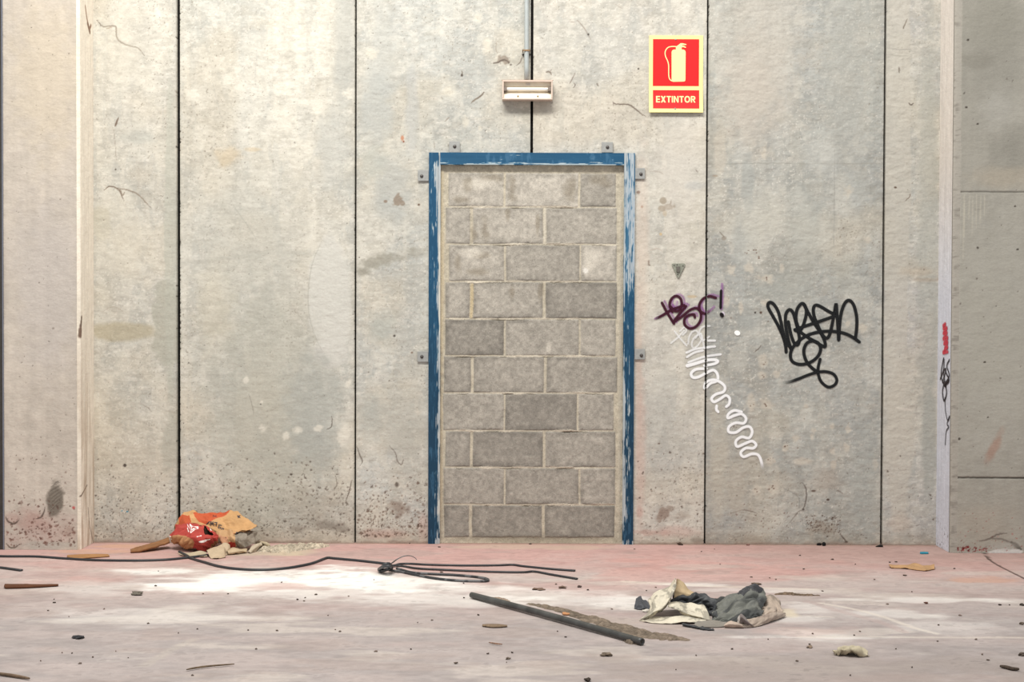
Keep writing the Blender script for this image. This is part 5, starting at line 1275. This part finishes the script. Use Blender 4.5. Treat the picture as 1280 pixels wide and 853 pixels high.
# ------------------------------------------------------------------ wood, card, scraps
def slab(name, rows, base, seed, thick, label, cat, mat=M_WOOD, amp=.002, scale=20, group=None, nu=50, nv=12, colf=None):
    o = patch(name, rows, mat, None, colf, base, nu, nv, amp, scale, seed, thick); tag(o, label, cat, group); return o
slab('wood_plank', [[(163, 688.5, 690.5), (178, 683.5, 687), (195, 678.5, 685), (211, 673, 684)], [(163.5, 690, 692), (178, 686.5, 690), (196, 681.5, 688), (212, 676.3, 686)], [(164.5, 692, None), (180, 688, 691), (197, 683, 689), (212, 678, 687)]], (138, 98, 66), 71, .012, 'splintered brown wood plank leaning against the torn sack', 'wood plank')
slab('wood_strip', [[(84, 695.5, 696), (100, 694.3, 695), (120, 693.8, 694.5), (135, 694.2, 694.8)], [(84, 697, 697.5), (100, 696.5, 697), (120, 695.9, 696.3), (136, 695.4, 696)], [(92, 699.5, None), (104, 699, None), (122, 697.9, None), (137, 696.8, None)]], (162, 120, 80), 72, .006, 'pale flat wood strip lying behind the black strap', 'wood strip')
slab('wood_splinter', [[(6, 731.5, 733), (25, 731.5, 733), (50, 732, 733.3), (73, 732.3, 733)], [(5, 733.5, 735.5), (25, 733.6, 735.2), (50, 733.5, 734.5), (73, 732.9, 733.4)], [(7, 736.8, None), (26, 736.3, None), (50, 735.2, None), (73, 733.6, None)]], (92, 58, 40), 73, .008, 'dark brown wood splinter near the left edge of the floor', 'wood splinter')
def twig(pts, r, base, label, name='twig', cat='twig'):
    p = cr(np.array([F(a_, b_, .006) for a_, b_ in pts]), 30); t = np.linspace(0, 1, 30)
    c = np.tile(np.array(base, float), (30, 1)) * (1 + .5 * (fbm(t * 20, t * 0, int(pts[0][0]) % 90, 3) - .5))[:, None]
    o = tube(name, p, r, r, M_WOOD, None, 8, lin(c), taper=.45 + .55 * np.sin(t * np.pi) ** .5); tag(o, label, cat); return o
twig([(233, 837.5), (243, 835.5), (262, 833), (293, 830.5)], .0035, (104, 88, 70), 'thin brown twig on the bare foreground floor')
twig([(-12, 841), (6, 843.5), (20, 845.5), (37, 848.5)], .006, (110, 92, 76), 'thicker curved twig cut by the left bottom corner')
twig([(1250, 833), (1258, 834.5), (1266, 836.5), (1274, 836.8)], .007, (70, 60, 52), 'dark stick near the right bottom corner')
twig([(611, 803.5), (620, 805), (628, 805.8)], .003, (128, 100, 82), 'short reddish twig below the flat brown chip')
slab('cardboard_piece', [[(1111, 707.8, 708.6), (1122, 706.6, 708), (1134, 706, 708), (1143, 704.5, 708), (1153, 707, 708.5), (1168, 707.3, 709)], [(1112, 709, 710.5), (1123, 708.6, 710.2), (1134, 708.5, 710.5), (1144, 709, 711), (1156, 709.6, 711.5), (1168, 708.8, 711)], [(1114, 711, None), (1125, 711.3, None), (1136, 712.2, None), (1146, 713.6, None), (1157, 714.6, None), (1168, 712.6, None)]], (176, 140, 102), 74, .004, 'torn tan cardboard piece lying in front of the right pier', 'cardboard', M_PAPER, .006, 12, None, 80, 40)
slab('crumpled_wrapper', [[(1043, 816, 816.5), (1050, 812, 815.5), (1060, 811, 815), (1072, 812.5, 815.5), (1080, 816, 817.5)], [(1042, 815, 818), (1050, 808.5, 818), (1061, 808, 818.5), (1073, 810.5, 818.5), (1083, 817, 820)], [(1042, 817, 820), (1050, 813, 821), (1061, 813, 822), (1074, 814.5, 822), (1085, 819, 822)], [(1043, 818, None), (1052, 819, None), (1063, 820, None), (1075, 821, None), (1087, 822.3, None)]], (178, 168, 145), 75, .002, 'crumpled cream wrapper alone on the right foreground floor', 'wrapper', M_PAPER, .010, 26, None, 70, 40)
slab('flat_chip', [[(603, 782, 782.4), (613, 781.3, 782), (624, 781.6, 782.2), (634, 783, 783.4)], [(603, 783.2, 783.8), (613, 783, 784), (624, 783, 784), (634, 783.8, 784.2)], [(607, 784.5, None), (615, 785.4, None), (625, 785.2, None), (633, 784.6, None)]], (126, 108, 90), 76, .004, 'flat brown chip on the floor left of the pipe', 'chip', M_DIRT, .004, 40)
slab('blue_scrap', [[(1150, 690.6, 691.2), (1155, 690.4, 691), (1160.5, 690.8, 691.4)], [(1150, 691.8, 692.2), (1155, 691.8, 692.2), (1160.5, 692, 692.4)], [(1150, 693, None), (1155, 693.1, None), (1160.5, 693, None)]], (38, 128, 150), 77, .003, 'small bright blue scrap at the foot of the right pier', 'scrap', M_PAPER, .0005)
slab('orange_chip', [[(703, 767.6, 768), (707, 766.6, 767.6), (711.5, 767.8, 768.3)], [(703, 768.4, 769), (707, 768.2, 769), (712, 768.8, 769.3)], [(704, 769.6, None), (708, 770, None), (712, 769.9, None)]], (176, 126, 88), 78, .006, 'small orange chip on the dirt ridge beside the pipe', 'chip', M_PAPER, .001)
# lumps and grit
def lump(name, px, py, wpx, hpx, base, label, cat, seed, group=None):
    rs = np.random.RandomState(seed); c = F(px, py); sc = FPX / c[1]
    rx = wpx / sc / 2; rz = max(hpx / sc, .004); ry = rx * rs.uniform(.7, 1.1)
    bm = bmesh.new(); bmesh.ops.create_icosphere(bm, subdivisions=2, radius=1)
    for v in bm.verts:
        k = 1 + 1.5 * (float(vnoise(np.array([v.co.x * 2.3 + seed * 3.1]), np.array([v.co.y * 2.3 + v.co.z * 1.3 + seed]), 950)[0]) - .5)
        v.co = Vector((c[0] + v.co.x * rx * k, c[1] + v.co.y * ry * k, max(-.001, rz * .42 + v.co.z * rz * .6 * k)))
    me = bpy.data.meshes.new(name); bmesh.ops.recalc_face_normals(bm, faces=bm.faces[:]); bm.to_mesh(me); n = len(bm.verts); bm.free()
    a_ = me.color_attributes.new('col', 'FLOAT_COLOR', 'POINT'); cc = np.ones((n, 4), np.float32); cc[:, :3] = lin(np.array(base)) * rs.uniform(.8, 1.2); a_.data.foreach_set('color', cc.ravel())
    me.materials.append(M_DIRT); o = bpy.data.objects.new(name, me); COL.objects.link(o); tag(o, label, cat, group); return o
for i, (x, y, w_, h_, c_, lb) in enumerate([
    (1024, 682, 6, 3, (34, 32, 32), 'black lump at the wall foot, left of its twin below the black tag'), (1030, 682.5, 6, 4, (30, 30, 30), 'black lump at the wall foot, right of its twin below the black tag'),
    (1099.5, 683.8, 8, 2, (36, 34, 34), 'black lump at the foot of the joint nearest the right pier'),
    (850, 681.5, 6, 3, (88, 76, 66), 'brown clod at the wall foot right of the door frame'),
    (171.5, 743.5, 14, 3.5, (104, 98, 90), 'grey flat lump beside the bright patch of dust and painted sunlight'), (98, 798.5, 14, 3.2, (62, 62, 64), 'dark flat lump on the left foreground floor'),
    (935, 682, 4, 1.5, (120, 90, 84), 'small reddish crumb at the wall foot below the white zigzag'),
    (674.5, 737.3, 15, 2.2, (120, 100, 88), 'flat brown crumb between the pipe and the strap ends'), (702, 735, 12, 2, (104, 86, 76), 'flat dark crumb just below the strap tips'), (724, 734.5, 5, 2.4, (84, 72, 68), 'round dark pebble right of the strap tips'),
    (757, 820, 12, 4, (120, 108, 96), 'brown clod on the floor below the open pipe end'), (635, 824.5, 6, 2.5, (116, 104, 94), 'small clod below the short reddish twig'),
    (1277, 781, 7, 3, (110, 98, 88), 'crumb at the right edge level with the rag heap'), (1277, 820, 8, 4, (92, 82, 74), 'brown crumb at the right edge above the dark stick'), (1277, 757, 5, 2.5, (70, 64, 60), 'dark crumb at the right edge beyond the rag heap'),
    (1060, 813, 1, 1, (1, 1, 1), None), (1012, 810, 9, 2.2, (128, 112, 98), 'flat crumb left of the cream wrapper'), (1158, 755, 5, 2, (104, 72, 62), 'reddish crumb on the pale patch of dust and painted sunlight in front of the right pier'),
    (735, 852, 8, 4, (70, 62, 56), 'dark crumb at the bottom edge below the pipe'), (570, 830, 5, 2, (96, 84, 76), 'small dark crumb left of the clods in the middle foreground'), (945, 730.8, 10, 2.2, (120, 104, 92), 'flat crumb behind the rag heap'),
]):
    if lb: lump('dirt_lump', x, y, w_, h_, c_, lb, 'dirt lump', 300 + i)
rg = np.random.RandomState(77)
grit = [(68, 754), (60, 764), (254, 743), (285, 743), (346, 789), (247, 787), (223, 792), (395, 744), (436, 746), (598, 769.5), (580, 748), (1069, 706), (1193, 711.5), (1140, 740.5), (1109, 756), (1131, 720), (1093, 725), (1120, 703), (1112, 703.5), (1187, 690), (939, 722), (970, 725), (793, 687), (549, 684.5), (512, 679.9), (663, 680.5), (198, 714.5), (130, 762), (195, 733), (160, 823), (425, 790), (470, 815), (695, 731), (820, 735), (808, 739), (877, 690), (893, 687), (1012, 806), (996, 827), (1063, 845), (1016, 793), (1228, 819), (1235, 826), (1173, 782), (1250, 757), (1262, 757), (1028, 739.5), (640, 816.5), (633, 829), (610, 818), (697, 790), (707, 797), (540, 776), (522, 779), (552, 716), (735, 738), (765, 762), (900, 706), (1120, 812), (870, 820), (915, 812), (845, 838), (380, 752), (372, 750), (410, 770), (320, 812), (100, 830), (145, 815), (240, 845), (185, 780), (1200, 770), (1220, 800), (1075, 790), (1040, 700), (1000, 695), (1005, 712), (960, 800), (1140, 835)]
for i in range(18): grit.append((rg.uniform(5, 1275), 690 + 160 * rg.rand() ** .8))
for i, (x, y) in enumerate(grit):
    w_ = rg.uniform(1.4, 3.8) if i < 76 else rg.uniform(1.2, 2.4); b_ = rg.uniform(.8, 1.5)
    lump('grit', x, y, w_, w_ * .36, (84 * b_, 73 * b_, 66 * b_), 'tiny dark speck of grit scattered on the dusty pink floor', 'grit', 500 + i, 'grit on the floor')

# ------------------------------------------------------------------ floor
x0f, x1f = -4.2, 3.6
ys = np.concatenate([np.linspace(YW + .03, F(640, 715)[1], 150), np.linspace(F(640, 715)[1], F(640, 862)[1], 330)[1:], np.linspace(F(640, 862)[1], -1.5, 40)[1:]])
xsf = np.concatenate([np.linspace(x0f, -2.45, 60)[:-1], np.arange(-2.45, 2.45, .0045), np.linspace(2.455, x1f, 50)])
X, Y = np.meshgrid(xsf, ys); C = np.empty(X.shape + (3,)); H = np.zeros(X.shape)
dist = YW - Y
f1 = fbm(X * 1.3, Y * 2.2, 601, 5); f2 = fbm(X * 5, Y * 9, 611, 5); f3 = fbm(X * 24, Y * 40, 621, 4); f4 = fbm(X * 2.2 + 3, Y * 7, 631, 5)
PINK = np.array((206, 168, 162.)); WORNF = np.array((195, 179, 174.)); GREY = np.array((169, 160, 158.))
t = np.clip(sstep(.25, 1.25, dist) + 1.1 * (f2 - .5) + .9 * (f1 - .5), 0, 1)[..., None]
C[:] = PINK + (WORNF - PINK) * t
C += (GREY - C) * (sstep(.8, 2.2, dist) * (.55 + .4 * sstep(.3, .6, f4)))[..., None]
C += (np.array((212, 160, 152.)) - C) * (sstep(.54, .68, f1) * (1 - sstep(.7, 1.8, dist)) * .55)[..., None]
C += (np.array((212, 201, 192.)) - C) * (sstep(.56, .70, f4) * .5 * sstep(.3, .8, dist))[..., None]
C += (np.array((176, 160, 154.)) - C) * (sstep(.57, .7, fbm(X * 3 + 9, Y * 6 + 4, 641, 5)) * .4)[..., None]
right = sstep(.6, 1.9, X) * (1 - sstep(.2, .9, dist)); C += (np.array((184, 155, 147.)) - C) * (right * .8)[..., None]
C *= (1 + .14 * (f2 - .5) + .16 * (f3 - .5))[..., None]
def fb(px, py, rx, ry, col, al, soft=.6, rough=.7, fr=(8, 14)):
    c = F(px, py); ax = rx * c[1] / FPX; ay = abs(F(px, py - ry)[1] - F(px, py + ry)[1]) / 2
    m = (np.abs(X - c[0]) < 2 * ax) & (np.abs(Y - c[1]) < 2 * ay)
    if not m.any(): return
    x, y = X[m], Y[m]; d = np.hypot((x - c[0]) / ax, (y - c[1]) / ay) + rough * (fbm(x * fr[0], y * fr[1], int(px) % 90 + 650, 5) - .5) * 2
    a = al * (1 - sstep(1 - soft, 1 + soft * .3, d)); C[m] += (np.array(col, float) - C[m]) * a[:, None]
SUN_DUST = (254, 252, 247)  # sunlit floor patches put into the colour together with white dust
for q in [(195, 714, 55, 5, .75), (330, 726, 130, 12, .95), (250, 733, 70, 8, .9), (430, 722, 90, 14, .98), (480, 730, 120, 10, .8), (290, 722, 60, 6, .7), (400, 742, 150, 10, .5), (600, 735, 80, 6, .5), (660, 742, 120, 8, .35), (740, 750, 90, 9, .42), (790, 755, 60, 9, .42), (860, 731, 70, 2.0, .5), (960, 738, 90, 3, .35), (1010, 760, 50, 7, .4), (1000, 775, 50, 5, .4), (1110, 768, 90, 6, .42), (1200, 785, 90, 10, .28), (1020, 795, 60, 8, .4), (1160, 750, 110, 4, .5), (1070, 835, 16, 18, .12), (1030, 797, 120, 2, .4), (110, 735, 80, 10, .3), (560, 750, 120, 10, .4), (200, 770, 150, 14, .3)]:
    fb(*q[:4], SUN_DUST, q[4])
for q in [(345, 733, 45, 5, .5), (150, 706, 100, 6, .35), (1000, 790, 80, 8, .3), (885, 750, 40, 6, .25)]: fb(*q[:4], (208, 172, 164), q[4])
for q in [(1230, 725, 60, 4, .5)]: fb(*q[:4], (214, 164, 140), q[4])
for q in [(130, 689, 60, 4, .5), (160, 683, 60, 3, .6)]: fb(*q[:4], (222, 176, 146), q[4])
fb(360, 690, 60, 5, (206, 190, 166), .7); fb(330, 692, 60, 3, (214, 196, 170), .8); fb(664, 684, 130, 3.5, (214, 190, 170), .6); fb(985, 766, 14, 6, (226, 212, 186), .7)
for q in [(290, 692, 90, 4), (870, 782, 100, 6), (740, 776, 60, 6)]: fb(*q, (186, 168, 156), .35)
fb(1020, 838, 330, 26, (160, 148, 142), .55)
def fline(pts, r, col, al):
    p = cr(np.array([F(a_, b_)[:2] for a_, b_ in pts]), 60); lo = p.min(0) - .1; hi = p.max(0) + .1
    m = (X > lo[0]) & (X < hi[0]) & (Y > lo[1]) & (Y < hi[1]); x, y = X[m], Y[m]; best = np.full(x.shape, 9.)
    for a_, b_ in zip(p[:-1], p[1:]):
        d = b_ - a_; tt_ = np.clip(((x - a_[0]) * d[0] + (y - a_[1]) * d[1]) / (d @ d + 1e-12), 0, 1); best = np.minimum(best, np.hypot(x - a_[0] - tt_ * d[0], y - a_[1] - tt_ * d[1]))
    a_ = al * (1 - sstep(.3, 1.1, best / r * (1 + .8 * (fbm(x * 30, y * 30, 671, 3) - .5)))); C[m] += (np.array(col, float) - C[m]) * a_[:, None]
    H[m] -= a_ * .002
fline([(1230, 691), (1234, 697), (1240, 702), (1250, 708), (1264, 715), (1290, 728)], .010, (96, 78, 72), .9)
fline([(1025, 754), (1060, 760), (1100, 770), (1140, 784), (1170, 792)], .02, (228, 218, 206), .6); fline([(1010, 752), (1050, 764), (1100, 778), (1130, 790)], .03, (184, 164, 160), .5)
fline([(1000, 796), (1100, 796), (1200, 797), (1280, 797)], .02, (224, 214, 202), .5); fline([(780, 727), (850, 731), (950, 735), (1020, 737)], .03, (232, 222, 208), .5)
fline([(240, 800), (210, 815), (180, 832)], .03, (206, 196, 180), .2)
# grime line where the floor meets the wall
C += (np.array((170, 140, 124.)) - C) * ((1 - sstep(.0, .05, dist + .05 * (f3 - .5) )) * .55)[..., None]
C *= (1 - .10 * sstep(.60, .72, f3) * sstep(.45, .6, f2))[..., None]
H += .0012 * (f2 - .5)
fo = grid_obj('floor', X, Y, H - .0008, lin(np.clip(C, 0, 255)) * .80, M_FLOOR, None, flip=True)
fo['kind'] = 'structure'; fo['label'] = 'worn pink painted concrete floor with pale patches of dust and painted sunlight'; fo['category'] = 'floor'
sl = box('floor_slab', x0f, x1f, -1.5, YW + .4, -.2, -.012, flat_mat('slab', (150, 140, 134), .9), fo, 0)
# ------------------------------------------------------------------ light: roof skylights and soft hall daylight
def area(name, loc, aim, sx, sy_, power, col, spread=180):
    l = bpy.data.lights.new(name, 'AREA'); l.shape = 'RECTANGLE'; l.size = sx; l.size_y = sy_; l.energy = power; l.color = col; l.spread = math.radians(spread)
    o = bpy.data.objects.new(name, l); COL.objects.link(o); o.location = loc
    o.rotation_euler = (Vector(aim) - Vector(loc)).to_track_quat('-Z', 'Y').to_euler(); return o
area('skylight_strip', (-1.0, YW - 3.4, 6.2), (-.7, YW, 1.8), 3.4, .8, 440, (1.0, .975, .91))
area('skylight_far', (2.2, YW - 4.0, 6.4), (1.4, YW, 1.0), 2.0, .9, 45, (1.0, .97, .93))
w = bpy.data.worlds.new('hall_daylight'); SC.world = w; w.use_nodes = True
bg = w.node_tree.nodes['Background']; bg.inputs['Color'].default_value = (1.0, .995, .985, 1); bg.inputs['Strength'].default_value = .65
SC.view_settings.view_transform = 'Standard'; SC.view_settings.look = 'None'; SC.view_settings.exposure = 0.0; SC.view_settings.gamma = 1; SC.view_settings.use_curve_mapping = False
SC.display_settings.display_device = 'sRGB'
# put the origin of each single-mesh thing at its base
for o in list(SC.objects):
    if o.type == 'MESH' and o.parent is None and o.get('category') and o.get('kind') is None:
        co = np.empty(len(o.data.vertices) * 3, np.float32); o.data.vertices.foreach_get('co', co); co = co.reshape(-1, 3)
        c = np.array([co[:, 0].mean(), co[:, 1].mean(), co[:, 2].min()], np.float32); o.data.vertices.foreach_set('co', (co - c).ravel()); o.data.update(); o.location = tuple(map(float, c))
